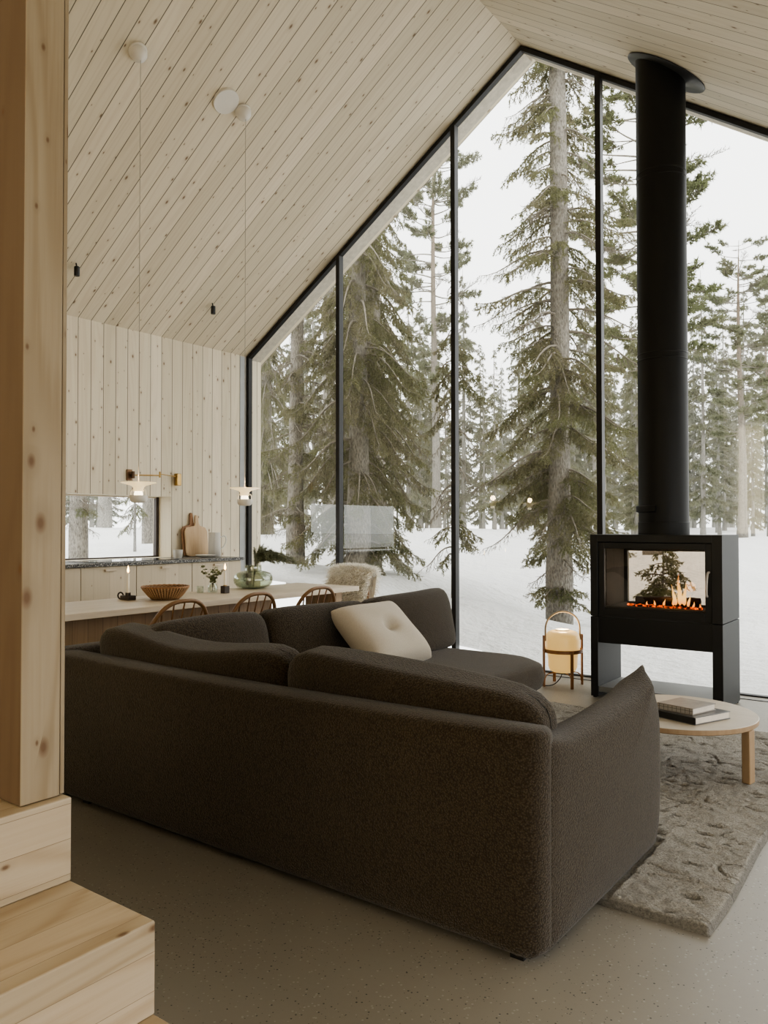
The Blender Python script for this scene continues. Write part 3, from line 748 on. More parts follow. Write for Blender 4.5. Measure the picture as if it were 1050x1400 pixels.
# flue
fp = thing('stove_pipe', 'wide black stove pipe rising from the wood stove to the ceiling', 'stove pipe', (-1.815, 5.89, 1.211))
fc = (-1.815,5.89)
n = 48; V = []; F = []
rf = .176
for j in range(n):
    th_ = 2*PI*j/n; x, y = fc[0]+rf*math.cos(th_), fc[1]+rf*math.sin(th_)
    V += [(x,y,1.30),(x,y,roof_z(x)-.002)]
for j in range(n): k2 = (j+1) % n; F.append((2*j, 2*k2, 2*k2+1, 2*j+1))
obj('pipe', G().add(V, F), M['flue'], fp, smooth=4)
obj('base_collar', G().lathe([(rf+.004,1.211),(rf+.004,1.298),(rf,1.302)], (*fc,0), 48, False, False), M['flue'], fp)
for z in (2.49, 2.535, 3.83, 3.875):
    obj('seam_ring', G().lathe([(rf,z-.006),(rf+.0025,z-.002),(rf+.0025,z+.002),(rf,z+.006)], (*fc,0), 48, False, False), M['flue'], fp)
g = G(); V = []; n2 = 20
for i in range(n2+1):
    a = math.radians(178+i*92/n2)
    for r, z in ((rf+.002,1.372),(rf+.018,1.378),(rf+.018,1.418),(rf+.002,1.424)): V.append((fc[0]+r*math.cos(a), fc[1]+r*math.sin(a), z))
F = [(i*4+j, i*4+(j+1)%4, i*4+4+(j+1)%4, i*4+4+j) for i in range(n2) for j in range(4)]+[(3,2,1,0),(n2*4,n2*4+1,n2*4+2,n2*4+3)]
obj('damper_band', g.add(V, F), M['flue'], fp, smooth=.6)
# rosette on the slope
sd = Vector((1,0,-SR)).normalized(); nd = Vector((-SR,0,-1)).normalized(); ce = Vector((-1.768,5.885,roof_z(-1.768)))
V = []; n = 56
rings = [(1.0,.003),(1.0,.010),(.985,.013)]
for q, h in rings:
    for j in range(n):
        th_ = 2*PI*j/n; V.append(ce+sd*(.325*q*math.cos(th_))+Vector((0,1,0))*(.262*q*math.sin(th_))+nd*h)
F = [(i*n+j, i*n+(j+1)%n, (i+1)*n+(j+1)%n, (i+1)*n+j) for i in range(2) for j in range(n)]+[tuple(2*n+j for j in range(n))]
obj('ceiling_rosette', G().add(V, F), plain('black_satin_rosette', (.035,.035,.036), .3), fp)

# ------------------------------------------------------------------ lantern lamp
lc = (-2.634, 5.933)
ll = thing('lantern_lamp', 'portable lantern lamp with opal glass in bent wood frame on floor', 'lamp', (*lc, 0))
LEG = [(-2.735,5.803,.405),(-2.507,5.824,.297),(-2.525,6.051,.405),(-2.767,6.053,.297)]
for x, y, z in LEG:
    dx, dy = x-lc[0], y-lc[1]; d = math.hypot(dx, dy); dx, dy = dx/d, dy/d
    cx, cy = lc[0]+dx*.165, lc[1]+dy*.165; P = [(-.006,-.012),(.006,-.012),(.006,.012),(-.006,.012)]
    Q = [(cx+p*dx-q*dy, cy+p*dy+q*dx) for p, q in P]
    obj('leg', G().hexa([(a,b,0) for a,b in Q], [(a,b,z) for a,b in Q]), M['walnut'], ll, bevel=.002)
    g = G(); tn_ = Vector((-dy,dx,0))
    br = catmull([Vector((lc[0]+dx*.158,lc[1]+dy*.158,.03)),Vector((lc[0]+dx*.152,lc[1]+dy*.152,.07)),Vector((lc[0]+dx*.125,lc[1]+dy*.125,.098)),Vector((lc[0]+dx*.05,lc[1]+dy*.05,.104))], 5)
    obj('brace', g.tube(br, .0045, 6), M['walnut'], ll)
obj('ring_band', G().lathe([(.151,.268),(.159,.268),(.159,.296),(.151,.296),(.151,.268)], (*lc,0), 48, False, False), M['walnut'], ll)
obj('globe', G().lathe([(.02,.108),(.075,.109),(.102,.122),(.114,.15),(.118,.22),(.122,.26),(.136,.272),(.136,.285),(.137,.31),(.137,.37),(.130,.405),(.112,.428),(.085,.436),(.075,.437)], (*lc,0), 48), M['opal'], ll, smooth=4)
obj('globe_cap', G().lathe([(.055,.4385),(.055,.446),(.045,.449)], (*lc,0), 24), M['white'], ll)
a, b = Vector((*[LEG[0][i] for i in (0,1)],0)), Vector((*[LEG[2][i] for i in (0,1)],0)); mid = (a+b)/2; ax_ = (b-a).normalized()
hp = [mid+ax_*(.150*math.cos(PI*i/24)*-1)+Vector((0,0,.36+(.07 if 0 < i < 24 else 0)+.16*math.sin(PI*i/24)**.8 if 0 < i < 24 else .36)) for i in range(25)]
obj('carrying_handle', G().tube(hp, .0075, 8), plain('pale_bent_rattan', (.33,.25,.16), .45), ll)
cp = catmull([(lc[0],lc[1],.104),(lc[0]-.01,lc[1]-.05,.05),(lc[0]-.06,lc[1]-.10,.008),(lc[0]-.2,lc[1]-.13,.006),(lc[0]-.5,lc[1]-.2,.006),(lc[0]-1.1,lc[1]-.1,.006)], 8)
obj('power_cord', G().tube(cp, .004, 6), M['cord'], ll)

# ------------------------------------------------------------------ dining table and chairs
dt = thing('dining_table', 'long pale wooden dining table behind the sofa', 'table', (-4.75, 4.05, 0))
obj('tabletop', G().box(-5.13, 2.2, .700, -4.385, 5.52, .74), M['table'], dt, bevel=.003)
obj('apron_panel', G().box(-4.62, 2.3, .12, -4.58, 4.62, .698), M['table_base'], dt)
obj('apron_panel', G().box(-5.0, 2.3, .12, -4.96, 4.62, .698), M['table_base'], dt)
obj('leg_panel', G().box(-4.955, 4.56, 0, -4.625, 4.61, .698), M['table_base'], dt)
obj('leg_panel', G().box(-4.955, 2.32, 0, -4.625, 2.37, .698), M['table_base'], dt)
obj('leg', G().box(-4.83, 5.30, 0, -4.47, 5.38, .698), M['table_base'], dt)

def make_chair(label, loc, rz, group):
    """hoop-back chair facing -x in local space, back at +x"""
    r = thing('hoop_back_chair', label, 'chair', (0,0,0), group)
    so = [(.21*math.copysign(abs(math.cos(a))**.8, math.cos(a)), .215*math.copysign(abs(math.sin(a))**.8, math.sin(a))) for a in [2*PI*i/36 for i in range(36)]]
    obj('seat', G().puff(so, .035, .014, lambda a, b, c: (a-.02, b, .43+c)), M['chair'], r, smooth=4)
    hoop = []
    hw, hz = .248, .358
    for i in range(33):
        a = PI*i/32; c_, s_ = math.cos(a), math.sin(a)
        y = hw*math.copysign(abs(c_)**.75, c_); z = .445+hz*abs(s_)**.8
        hoop.append((.13+.12*(z-.445)/hz, y*(.9+.1*min(1, (z-.44)/.15)), z))
    obj('back_hoop', G().tube(hoop, .0138, 8), M['chair'], r, smooth=4)
    for k in range(5):
        q = -1+2*k/4; yb = q*.115; yt = q*.165
        zt_ = .445+hz*(1-(abs(yt)/hw)**(1/.75)**1)**.45
        ztop = None; best = 9
        for p in hoop:
            if abs(p[1]-yt) < best and p[2] > .6: best = abs(p[1]-yt); ztop = p
        obj('spindle', G().tube([(.14,yb,.445),((.14+ztop[0])/2,(yb+yt)/2,(.445+ztop[2])/2),(ztop[0],yt,ztop[2])], [.006,.0075,.005], 7), M['chair'], r)
    for sx in (-1, 1):
        for sy in (-1, 1):
            obj('leg', G().tube([(sx*.13-.02,sy*.14,.425),(sx*.165-.02,sy*.175,.2),(sx*.19-.02,sy*.20,0)], [.013,.017,.011], 8), M['chair'], r)
    for sy in (-1, 1): obj('stretcher', G().tube([(-.178,sy*.174,.21),(.0,sy*.174,.21),(.143,sy*.174,.21)], [.007,.010,.007], 7), M['chair'], r)
    obj('stretcher', G().tube([(-.02,-.172,.21),(-.02,.172,.21)], .008, 7), M['chair'], r)
    r.location = loc; r.rotation_euler = (0,0,rz)
    return r
chg = 'hoop back chairs along the dining table'
ch0 = make_chair('brown hoop back wooden chair at dining table in front of the woven basket', (-4.235,3.25,0), 0, chg)
dup(ch0, (-4.255,3.90,0), 'brown hoop back wooden chair at dining table in front of the green vase', .04, group=chg)
dup(ch0, (-4.265,4.575,0), 'brown hoop back wooden chair nearest the sheepskin covered chair', .0, group=chg)
dup(ch0, (-4.88,5.80,0), 'hoop back chair at the end of the dining table under a sheepskin', PI/2, group=chg)
# sheepskin draped over the end chair
def sheepskin():
    rs = np.random.RandomState(11); V = []; F = []
    r = thing('sheepskin', 'shaggy cream sheepskin draped over the chair at the table end', 'sheepskin', (-4.81,5.99,.45))
    base = []
    nu, nv = 16, 18; H = .40
    def surf(u, v, s_):     # drape: u across -1..1, v: 0 front bottom .. .5 top .. 1 back bottom
        w = .264; a = (v-.5)*PI
        z = .862-.015*u*u
        if v < .3: z -= (.3-v)/.3*.34
        elif v > .7: z -= (v-.7)/.3*.26
        z -= .02*abs(u)**3
        yc = 5.93+.12*(min(z,.83)-.445)/.375
        y = yc+.058*math.sin(a)+.012*math.sin(3*u)*(abs(v-.5) > .2)
        return Vector((-4.88+u*w, y, z))
    g = G()
    P = [[surf(-1+2*i/nu, j/nv, 0) for j in range(nv+1)] for i in range(nu+1)]
    g.add([p for row in P for p in row], [(i*(nv+1)+j, (i+1)*(nv+1)+j, (i+1)*(nv+1)+j+1, i*(nv+1)+j+1) for i in range(nu) for j in range(nv)])
    obj('hide', g, M['fleece'], r, smooth=4)
    N = 9000; off = np.array(r.location)
    U = rs.uniform(-1, 1, N); W_ = rs.uniform(0, 1, N); L = rs.uniform(.045,.085,N)
    for i in range(N):
        p = surf(U[i], W_[i], 0); e = .02
        du = surf(U[i]+e, W_[i], 0)-p; dv = surf(U[i], min(1, W_[i]+e), 0)-surf(U[i], W_[i]-e if W_[i] > e else 0, 0)
        nn = du.cross(dv).normalized()
        if nn.dot(p-Vector((-4.88,6.0,.70))) < 0: nn = -nn
        d = (nn*.8+Vector(rs.normal(0,.38,3))+Vector((0,0,-.25))).normalized()
        s_ = Vector(rs.normal(0,1,3)).cross(d).normalized()*.0032
        q1 = p+d*L[i]*.5; q2 = p+d*L[i]+Vector((rs.normal(0,.012),rs.normal(0,.012),-.018))
        b0 = len(V); V += [p-s_-Vector(off), p+s_-Vector(off), q1-s_-Vector(off), q1+s_-Vector(off), q2-Vector(off)]
        F += [(b0,b0+1,b0+3),(b0,b0+3,b0+2),(b0+2,b0+3,b0+4)]
    o = tri_obj('fleece', V, F, M['strands'], r)
sheepskin()

# ------------------------------------------------------------------ things on the table
TZ = .7405
flm = flame_mat('candle_flame', -.02, .05, 9.0, .7)
def candle(x, y, z0, h, r, label):
    c = thing('candle', label, 'candle', (x,y,z0))
    obj('wax', G().lathe([(r,z0),(r*.96,z0+h-.004),(r*.8,z0+h)], (x,y,0), 20), M['wax'], c)
    obj('wick', G().tube([(x,y,z0+h-.001),(x+.001,y,z0+h+.012)], .0015, 5), M['wick'], c)
    fl_ = G().lathe([(.0015,0),(.006,.006),(.0085,.016),(.007,.028),(.0035,.042),(.0006,.054)], (0,0,z0+h+.006), 14)
    fl_.v = [(a+x,b_+y,c_) for a,b_,c_ in fl_.v]
    o = obj('flame', fl_, M['flame_c'], c, smooth=4)
M['flame_c'] = emit('bright_candle_flame', (1,.62,.26), 9)
# chamberstick
hx, hy = -4.93, 3.50
hs = thing('candle_holder', 'dark brown iron candle holder with ring handle on the table', 'candle holder', (hx,hy,TZ))
obj('dish', G().box(hx-.05, hy-.035, TZ, hx+.05, hy+.035, TZ+.032), M['iron'], hs, bevel=.006)
obj('socket', G().lathe([(.019,TZ+.032),(.019,TZ+.052),(.014,TZ+.052),(.014,TZ+.034)], (hx+.0,hy,0), 20, True, True), M['iron'], hs)
vx, vy = .80, -.60
obj('ring_handle', G().tube([(hx-.072+.026*math.cos(a)*.80, hy-.012-.026*math.cos(a)*-.3, TZ+.027+.023*math.sin(a)) for a in [2*PI*i/20 for i in range(20)]], .006, 8, True), M['iron'], hs, smooth=4)
candle(hx, hy, TZ+.035, .155, .0105, 'lit ivory candle standing in the ring handled iron holder')
# basket
bx, by = -4.735, 3.68
bk = thing('woven_basket', 'shallow flared brown woven basket on the dining table', 'basket', (bx,by,TZ))
t = NT('woven_rattan'); ax = t.xyz()
ang = t.math('ARCTAN2', ax[1], ax[0]); s1 = t.math('SINE', t.math('MULTIPLY', ang, 34.0)); s2 = t.math('SINE', t.math('MULTIPLY', ax[2], 480.0))
h = t.math('MULTIPLY_ADD', t.math('MULTIPLY', s1, s2), .5, .5)
M['rattan'] = t.end(t.bsdf(t.mix(h, (.10,.05,.022), (.36,.22,.115)), .6, t.bump(h, .8, .004)))
obj('bowl', G().lathe([(.088,TZ),(.094,TZ+.003),(.135,TZ+.05),(.17,TZ+.093),(.164,TZ+.094),(.13,TZ+.054),(.09,TZ+.010),(.01,TZ+.008)], (bx,by,0), 56, True, True), M['rattan'], bk, smooth=1.2)
obj('rim', G().tube([(bx+.168*math.cos(a), by+.168*math.sin(a), TZ+.094+.002*math.sin(a*28)) for a in [2*PI*i/84 for i in range(84)]], .0055, 7, True), M['walnut'], bk, smooth=4)
# ribs of the basket
g = G()
for k in range(46):
    a = 2*PI*k/46
    g.tube([(bx+r*math.cos(a), by+r*math.sin(a), TZ+z) for r, z in ((.095,.003),(.120,.026),(.141,.052),(.158,.073),(.172,.092))], .0042, 5)
obj('ribs', g, cut_wood('rattan_rib', (.52,.34,.19), (.36,.2,.1), 0, 2), bk, smooth=4)
# small glass vase with sprigs
def sprig(name, label, cat, base, stems, leafm, seed, leaf=.014):
    rs_ = random.Random(seed); r = thing(name, label, cat, base)
    g = G(); lf = G()
    for (ex, ey, ez) in stems:
        P = catmull([base, (base[0]+ex*.04, base[1]+ey*.04, base[2]+.05), (base[0]+ex*.09, base[1]+ey*.09, base[2]+.092), (base[0]+ex, base[1]+ey, base[2]+ez)], 6)
        g.tube(P, [.0022*(1-.6*i/len(P)) for i in range(len(P))], 5)
        for i in range(len(P)//2, len(P)):
            for s_ in range(3):
                a = rs_.uniform(0, 2*PI); d = Vector((math.cos(a), math.sin(a), rs_.uniform(-.2,.7))).normalized(); p = P[i]; L = leaf*rs_.uniform(.7,1.3)
                sd_ = d.cross(Vector((rs_.uniform(-1,1),rs_.uniform(-1,1),1))).normalized()*L*.33
                lf.add([p, p+d*L*.5+sd_, p+d*L, p+d*L*.5-sd_], [(0,1,2,3)])
    obj('stem', g, M['twig'], r); obj('leaves', lf, leafm, r, smooth=None)
    return r
vx, vy = -4.93, 4.30
gvs = thing('glass_vase', 'small clear glass bottle vase on the dining table', 'vase', (vx,vy,TZ))
obj('bottle', G().lathe([(.036,TZ),(.040,TZ+.004),(.040,TZ+.045),(.033,TZ+.062),(.017,TZ+.072),(.016,TZ+.095),(.019,TZ+.100),(.016,TZ+.099),(.013,TZ+.09),(.014,TZ+.072),(.030,TZ+.060),(.037,TZ+.044),(.037,TZ+.007),(.01,TZ+.006)], (vx,vy,0), 28), M['clear_glass'], gvs, smooth=1.2)
jx, jy = -4.965, 4.20
gv2 = thing('glass_cup', 'small clear glass cup beside the bottle vase', 'glass', (jx,jy,TZ))
obj('cup', G().lathe([(.024,TZ),(.028,TZ+.003),(.03,TZ+.055),(.028,TZ+.055),(.026,TZ+.006),(.004,TZ+.005)], (jx,jy,0), 24), M['clear_glass'], gv2, smooth=1.2)
sprig('leafy_sprig', 'small green leafy sprigs standing in the clear bottle vase', 'sprig', (vx,vy,TZ+.012),
      ((-.085,-.05,.20),(.08,.05,.175),(.02,.03,.155),(-.03,.02,.17),(.05,-.02,.19),(.085,.0,.145),(-.05,-.06,.15)), M['leaf'], 5, .030)
# dark candle block
kx, ky = -4.79, 4.305
kb = thing('candle_holder', 'square dark brown block candle holder beside the glass vase', 'candle holder', (kx,ky,TZ))
obj('block', G().box(kx-.026, ky-.026, TZ, kx+.026, ky+.026, TZ+.058), M['iron'], kb, bevel=.003)
obj('socket', G().lathe([(.015,TZ+.058),(.015,TZ+.064),(.012,TZ+.064)], (kx,ky,0), 16), M['brass'], kb)
candle(kx, ky, TZ+.0645, .115, .0105, 'lit ivory candle standing in the dark square block')
# green vase
ox, oy = -5.02, 4.83; ox, oy = -4.985, 4.80
gv = thing('glass_vase', 'wide squat grey green glass vase holding fir branches', 'vase', (ox,oy,TZ))
prof = [(.08,0),(.105,.002),(.14,.016),(.165,.045),(.170,.075),(.165,.105),(.145,.132),(.105,.147),(.075,.150),(.072,.155),(.072,.195),(.0725,.198),(.068,.198),(.067,.155),(.07,.146),(.10,.142),(.14,.127),(.159,.103),(.164,.075),(.159,.048),(.135,.021),(.10,.008),(.01,.007)]
obj('body', G().lathe([(r,z+TZ) for r,z in prof], (ox,oy,0), 48), M['green_glass'], gv, smooth=1.5)
obj('foot', G().lathe([(.082,TZ-.0),(.095,TZ+.001),(.095,TZ+.0065),(.01,TZ+.0068)], (ox,oy,0), 40), plain('dark_green_glass_foot', (.02,.028,.02), .1), gv)
obj('water', G().lathe([(.10,TZ+.010),(.134,TZ+.023),(.157,TZ+.05),(.161,TZ+.068),(.01,TZ+.068)], (ox,oy,0), 40), pane_mat('vase_water', (.88,.89,.86), .06), gv, smooth=1.5)

# ------------------------------------------------------------------ kitchen
CZ = .953; CXF = -6.115; CE = 5.76
def make_cab(y0, y1, label):
    r = thing('base_cabinet', label, 'cabinet', (-6.43, (y0+y1)/2, 0), 'kitchen base cabinets')
    obj('carcass', G().box(WX+.004, y0+.001, .09, -6.165, y1-.001, CZ-.032), M['cab_boards'], r)
    obj('plinth', G().box(WX+.004, y0+.001, 0, -6.21, y1-.001, .09), M['black'], r)
    d = obj('door', G().box(-6.163, y0+.002, .10, -6.143, y1-.002, CZ-.036), M['cab_boards'], r, bevel=.002)
    ym = (y0+y1)/2
    obj('handle', G().box(-6.143, ym-.055, CZ-.075, -6.118, ym+.055, CZ-.055), M['table'], d, bevel=.003)
    return r
make_cab(3.262, 3.886, 'pale board fronted base cabinet nearest the timber post')
make_cab(3.888, 4.450, 'pale board fronted base cabinet behind the candle in the ring handled holder')
make_cab(4.452, 5.094, 'pale board fronted base cabinet behind the woven basket')
make_cab(5.096, 5.740, 'pale board fronted base cabinet at the end nearest the glass wall')
wt = obj('worktop', G().box(WX+.004, 3.2, CZ-.030, CXF, CE, CZ), M['granite'], bevel=.002); tag(wt, 'dark speckled granite kitchen worktop under the low window', 'worktop')
hb = obj('induction_hob', G().box(-6.66, 4.02, CZ+.0003, -6.20, 4.98, CZ+.006), M['hob'], bevel=.002); tag(hb, 'flat black glass hob set on the granite worktop', 'hob')
def cup(x, y):
    r = thing('cup', 'white handleless cup on the granite worktop beside the window', 'cup', (x,y,CZ))
    obj('bowl', G().lathe([(.034,CZ+.0005),(.040,CZ+.006),(.050,CZ+.085),(.046,CZ+.085),(.036,CZ+.010),(.004,CZ+.009)], (x,y,0), 32), M['ceramic'], r, smooth=1.2)
    obj('foot', G().lathe([(.035,CZ+.0003),(.0355,CZ+.0135),(.04,CZ+.0135)], (x,y,0), 28), M['iron'] if False else M['ceramic'], r)
cup(-6.46, 5.175)
def board(outline, x0, lean, th_, mat, label):
    z0 = CZ+.0012; r = thing('cutting_board', label, 'cutting board', (x0, outline[0][0], z0))
    def mp(a, b, c): return (x0 - b*math.sin(lean) + c*math.cos(lean), a, z0 + b*math.cos(lean) + c*math.sin(lean) + .006*math.sin(lean)+.0005)
    obj('panel', G().puff(dense(outline, .03), th_, th_*.3, mp, layers=4), mat, r, smooth=.9)
def board_outline(yc, w, h, hw, hh, sh):
    P = [(yc-w/2+.045,0),(yc+w/2-.045,0),(yc+w/2-.012,.013),(yc+w/2,.05),(yc+w/2,h-.06),(yc+w/2-.02,h-.02),(yc+sh+hw*1.6,h),(yc+sh+hw,h+.03),(yc+sh+hw*.85,h+hh-.02),(yc+sh+hw*.5,h+hh),(yc+sh-hw*.5,h+hh),(yc+sh-hw*.85,h+hh-.02),(yc+sh-hw,h+.03),(yc+sh-hw*1.6,h),(yc-w/2+.02,h-.02),(yc-w/2,h-.06),(yc-w/2,.05),(yc-w/2+.012,.013)]
    return P
board(board_outline(5.58, .30, .33, .024, .115, .02), -6.640, .12, .020, M['board'], 'pale beech cutting board with handle leaning on the kitchen wall')
board(board_outline(5.535, .25, .34, .022, .13, .02), -6.668, .12, .016, M['board_dark'], 'darker brown cutting board leaning behind the pale cutting board')
px_, py_ = -6.36, 5.45
pt = obj('plate', G().lathe([(.05,CZ+.0005),(.055,CZ+.006),(.105,CZ+.026),(.103,CZ+.029),(.055,CZ+.011),(.004,CZ+.009)], (px_,py_,0), 36), M['ceramic'], smooth=1.2)
tag(pt, 'shallow white plate lying on the worktop before the cutting boards', 'plate')
jx, jy = -6.46, 5.655
jg = thing('jug', 'tall pale ribbed ceramic jug with loop handle on the worktop', 'jug', (jx,jy,CZ))
t = NT('ribbed_stoneware'); z = t.xyz(); a = t.math('ARCTAN2', z[1], z[0]); rb = t.math('SINE', t.math('MULTIPLY', a, 40.0))
M['ribbed'] = t.end(t.bsdf(t.mix(t.math('MULTIPLY_ADD', rb, .5, .5), (.50,.48,.44), (.60,.58,.54)), .4, t.bump(rb, .4, .003)))
obj('body', G().lathe([(.062,CZ+.0005),(.066,CZ+.004),(.064,CZ+.13),(.060,CZ+.255),(.058,CZ+.258),(.055,CZ+.255),(.058,CZ+.02),(.004,CZ+.012)], (jx,jy,0), 40), M['ribbed'], jg, smooth=1.2)
hp = catmull([(jx+.03,jy+.052,CZ+.205),(jx+.055,jy+.095,CZ+.22),(jx+.062,jy+.108,CZ+.17),(jx+.05,jy+.085,CZ+.11),(jx+.03,jy+.054,CZ+.08)], 6)
obj('handle', G().tube(hp, .006, 8), M['ceramic'], jg, smooth=4)
# brass swing arm lamp
wl = thing('wall_lamp', 'brass swing arm wall lamp above the low kitchen window', 'wall lamp', (WX, 4.9, 1.79))
obj('wall_plate', G().box(WX, 4.755, 1.735, WX+.018, 4.815, 1.845), plain('brown_bronze', (.16,.09,.045), .4, .6), wl, bevel=.003)
obj('pivot', G().lathe([(.018,1.755),(.018,1.825)], (WX+.05,4.80,0), 16).box(WX+.01, 4.79, 1.775, WX+.05, 4.81, 1.80), plain('dark_bronze', (.10,.06,.035), .4, .6), wl)
obj('arm', G().tube([(WX+.05,4.80,1.787),(WX+.10,5.085,1.797)], .007, 8).tube([(WX+.10,5.085,1.775),(WX+.10,5.085,1.835)], .009, 8), M['brass'], wl)
obj('arm', G().tube([(WX+.10,5.085,1.812),(WX+.045,5.34,1.797)], .0045, 8), M['brass'], wl)
obj('lamp_head', G().box(WX+.012, 5.335, 1.705, WX+.062, 5.392, 1.832), M['brass'], wl, bevel=.006)

# ------------------------------------------------------------------ pendants and ceiling fittings
nl = Vector((SL,0,-1)).normalized()     # inward normal of the kitchen slope
def axis_lathe(prof, cen, axis, n=28):
    axis = Vector(axis).normalized(); a = axis.orthogonal().normalized(); b = axis.cross(a); V = []; F = []
    for r, h in prof:
        for j in range(n):
            th_ = 2*PI*j/n; V.append(Vector(cen)+axis*h+(a*math.cos(th_)+b*math.sin(th_))*r)
    for i in range(len(prof)-1):
        for j in range(n): F.append((i*n+j, i*n+(j+1)%n, (i+1)*n+(j+1)%n, (i+1)*n+j))
    F.append(tuple(range(n-1,-1,-1))); F.append(tuple((len(prof)-1)*n+j for j in range(n)))
    return G().add(V, F)
def pendant(y, label):
    x = -4.635; ca = Vector((-4.672, y, roof_z(-4.672)))
    r = thing('pendant_lamp', label, 'pendant lamp', (x,y,1.44), 'white pendant lamps above the dining table')
    cp_ = obj('ceiling_cup', axis_lathe([(.066,.002),(.066,.018),(.060,.022),(.060,.036),(.055,.060),(.040,.080),(.018,.092),(.008,.096)], ca, nl+Vector((0,0,-.35))), M['white'], r, smooth=.9)
    tp = ca+(nl+Vector((0,0,-.35))).normalized()*.09
    obj('cord', G().tube([tuple(tp), (x,y,tp.z-.25), (x,y,3.0), (x,y,1.58)], .002, 6), M['cord_white'], r)
    obj('upper_shade', G().lathe([(.008,1.586),(.118,1.580),(.120,1.577),(.085,1.568),(.050,1.558),(.036,1.545),(.033,1.530),(.035,1.518),(.028,1.518)], (x,y,0), 40), M['shade_glow'], r, smooth=1.2)
    obj('glass_tube', G().lathe([(.026,1.5175),(.030,1.500),(.030,1.489)], (x,y,0), 24), M['tube_glow'], r, smooth=1.2)
    obj('lower_bowl', G().lathe([(.030,1.4885),(.062,1.489),(.062,1.470),(.056,1.452),(.044,1.441),(.030,1.439)], (x,y,0), 36), M['white'], r, smooth=.9)
    for s_ in (-1,1):
        d = Vector((.80,.60,0))*s_
        P = catmull([Vector((x,y,1.530))+d*.034, Vector((x,y,1.527))+d*.046, Vector((x,y,1.515))+d*.054, Vector((x,y,1.500))+d*.055, Vector((x,y,1.487))+d*.054], 5)
        obj('side_loop', G().tube(P, .0045, 8), M['white'], r, smooth=4)
    L = bpy.data.lights.new('pendant_bulb', 'POINT'); L.energy = 1.6; L.color = (1,.72,.42); L.shadow_soft_size = .03
    lo = bpy.data.objects.new('pendant_bulb', L); C.objects.link(lo); lo.location = (0,0,1.615-1.44); lo.parent = r
    return r
pendant(3.371, 'white pendant lamp hanging in front of the low kitchen window')
pendant(4.370, 'white pendant lamp hanging before the corner of the glass wall')
ca = Vector((-4.671,4.188,roof_z(-4.671)))
ds = obj('ceiling_disc', axis_lathe([(.105,.001),(.105,.022),(.102,.026)], ca, nl, 48), M['white'], smooth=.5); tag(ds, 'round flat white disc fitting on the sloping ceiling', 'ceiling disc')
def spot(y, label):
    x = -6.25; z = roof_z(x); r = thing('ceiling_spot', label, 'spotlight', (x,y,z), 'small black ceiling spots')
    obj('stem', G().tube([(x,y,z),(x+.012,y,z-.035)], .006, 8), M['black'], r)
    obj('head', G().lathe([(.022,z-.115),(.024,z-.112),(.024,z-.035),(.02,z-.032)], (x+.014,y,0), 18), M['black'], r)
spot(3.89, 'tiny black spotlight on the sloping ceiling nearest the timber post'); spot(5.434, 'tiny black spotlight on the sloping ceiling nearest the glass wall')

# ------------------------------------------------------------------ outside: snow
CP = np.array([(-4.2,9.4,.02),(-6.43,8.1,.67),(-7,9.1,.62),(-7.43,7.95,.80),(-12.2,12.1,1.12),(-9.1,10.7,.92),(-16,25,1.2),(-5.1,8.1,.40),(-9.5,6,.84),(-12.6,9.4,.95),(-22,15,1.25),(-5.35,24.7,.94),(-4.7,15.2,.72),(-13,22,1.15),
    (-3,6.7,-.02),(-2,6.7,-.03),(-1,6.8,-.03),(0,7,-.03),(-3.9,6.9,.12),(-5,6.9,.42),(-6,6.9,.66),(-7.3,5,.78),(-7.3,3,.80),(-7.3,0,.8),(2.2,4,-.05),(2.2,0,-.05),(8,3,.0),(4,9,.0),(-1.5,9,.0),(-2,12,.25),(1,18,.6),(6,25,.9),(-8.5,4.5,.86),(-9,1,.95),(-15,2,1.15),(-40,40,1.2),(20,50,1.15),(-10,50,1.2),(-40,0,1.3),(0,-20,.1)], float)
def ground(x, y):
    x = np.asarray(x, float); y = np.asarray(y, float)
    d = (x[...,None]-CP[:,0])**2+(y[...,None]-CP[:,1])**2+.12
    w = d**-1.6
    h = (w*CP[:,2]).sum(-1)/w.sum(-1)
    return h+.025*np.sin(x*1.7+y*.6)*np.sin(y*1.3-x*.4)+.012*np.sin(x*4.1)*np.sin(y*3.7+1)
def grid_axis(lo, hi, c0, c1, fine, k=1.16):
    a = list(np.arange(c0, c1, fine)); s_ = fine; x = c0
    while x > lo: s_ *= k; x -= s_; a.insert(0, x)
    s_ = fine; x = a[-1]
    while x < hi: s_ *= k; x += s_; a.append(x)
    return np.array(a)
gx = grid_axis(-90, 70, -13, 1.2, .13); gy = grid_axis(-40, 130, -1, 14, .13)
gx[np.argmin(abs(gx-(WX-.15)))] = WX-.15; gy[np.argmin(abs(gy-(GY+.07)))] = GY+.07; gx[np.argmin(abs(gx-(XR+.1)))] = XR+.1
GX, GYY = np.meshgrid(gx, gy, indexing='ij'); HZ = ground(GX, GYY)
Vg = np.stack([GX, GYY, HZ], -1).reshape(-1,3); ny = len(gy)
cxm = (gx[:-1]+gx[1:])/2; cym = (gy[:-1]+gy[1:])/2
keep = ~((cxm[:,None] > WX-.15) & (cxm[:,None] < XR+.1) & (cym[None,:] < GY+.07) & (cym[None,:] > YB-.2))
ii = (np.arange(len(gx)-1)[:,None]*ny+np.arange(ny-1)[None,:])[keep]
Fg = np.concatenate([np.stack([ii, ii+ny, ii+ny+1], 1), np.stack([ii, ii+ny+1, ii+1], 1)])
sg = tri_obj('snow_ground', Vg, Fg, M['snow'], smooth=4); tag(sg, 'snow covered forest ground rising away from the cabin', 'snow', kind='structure')

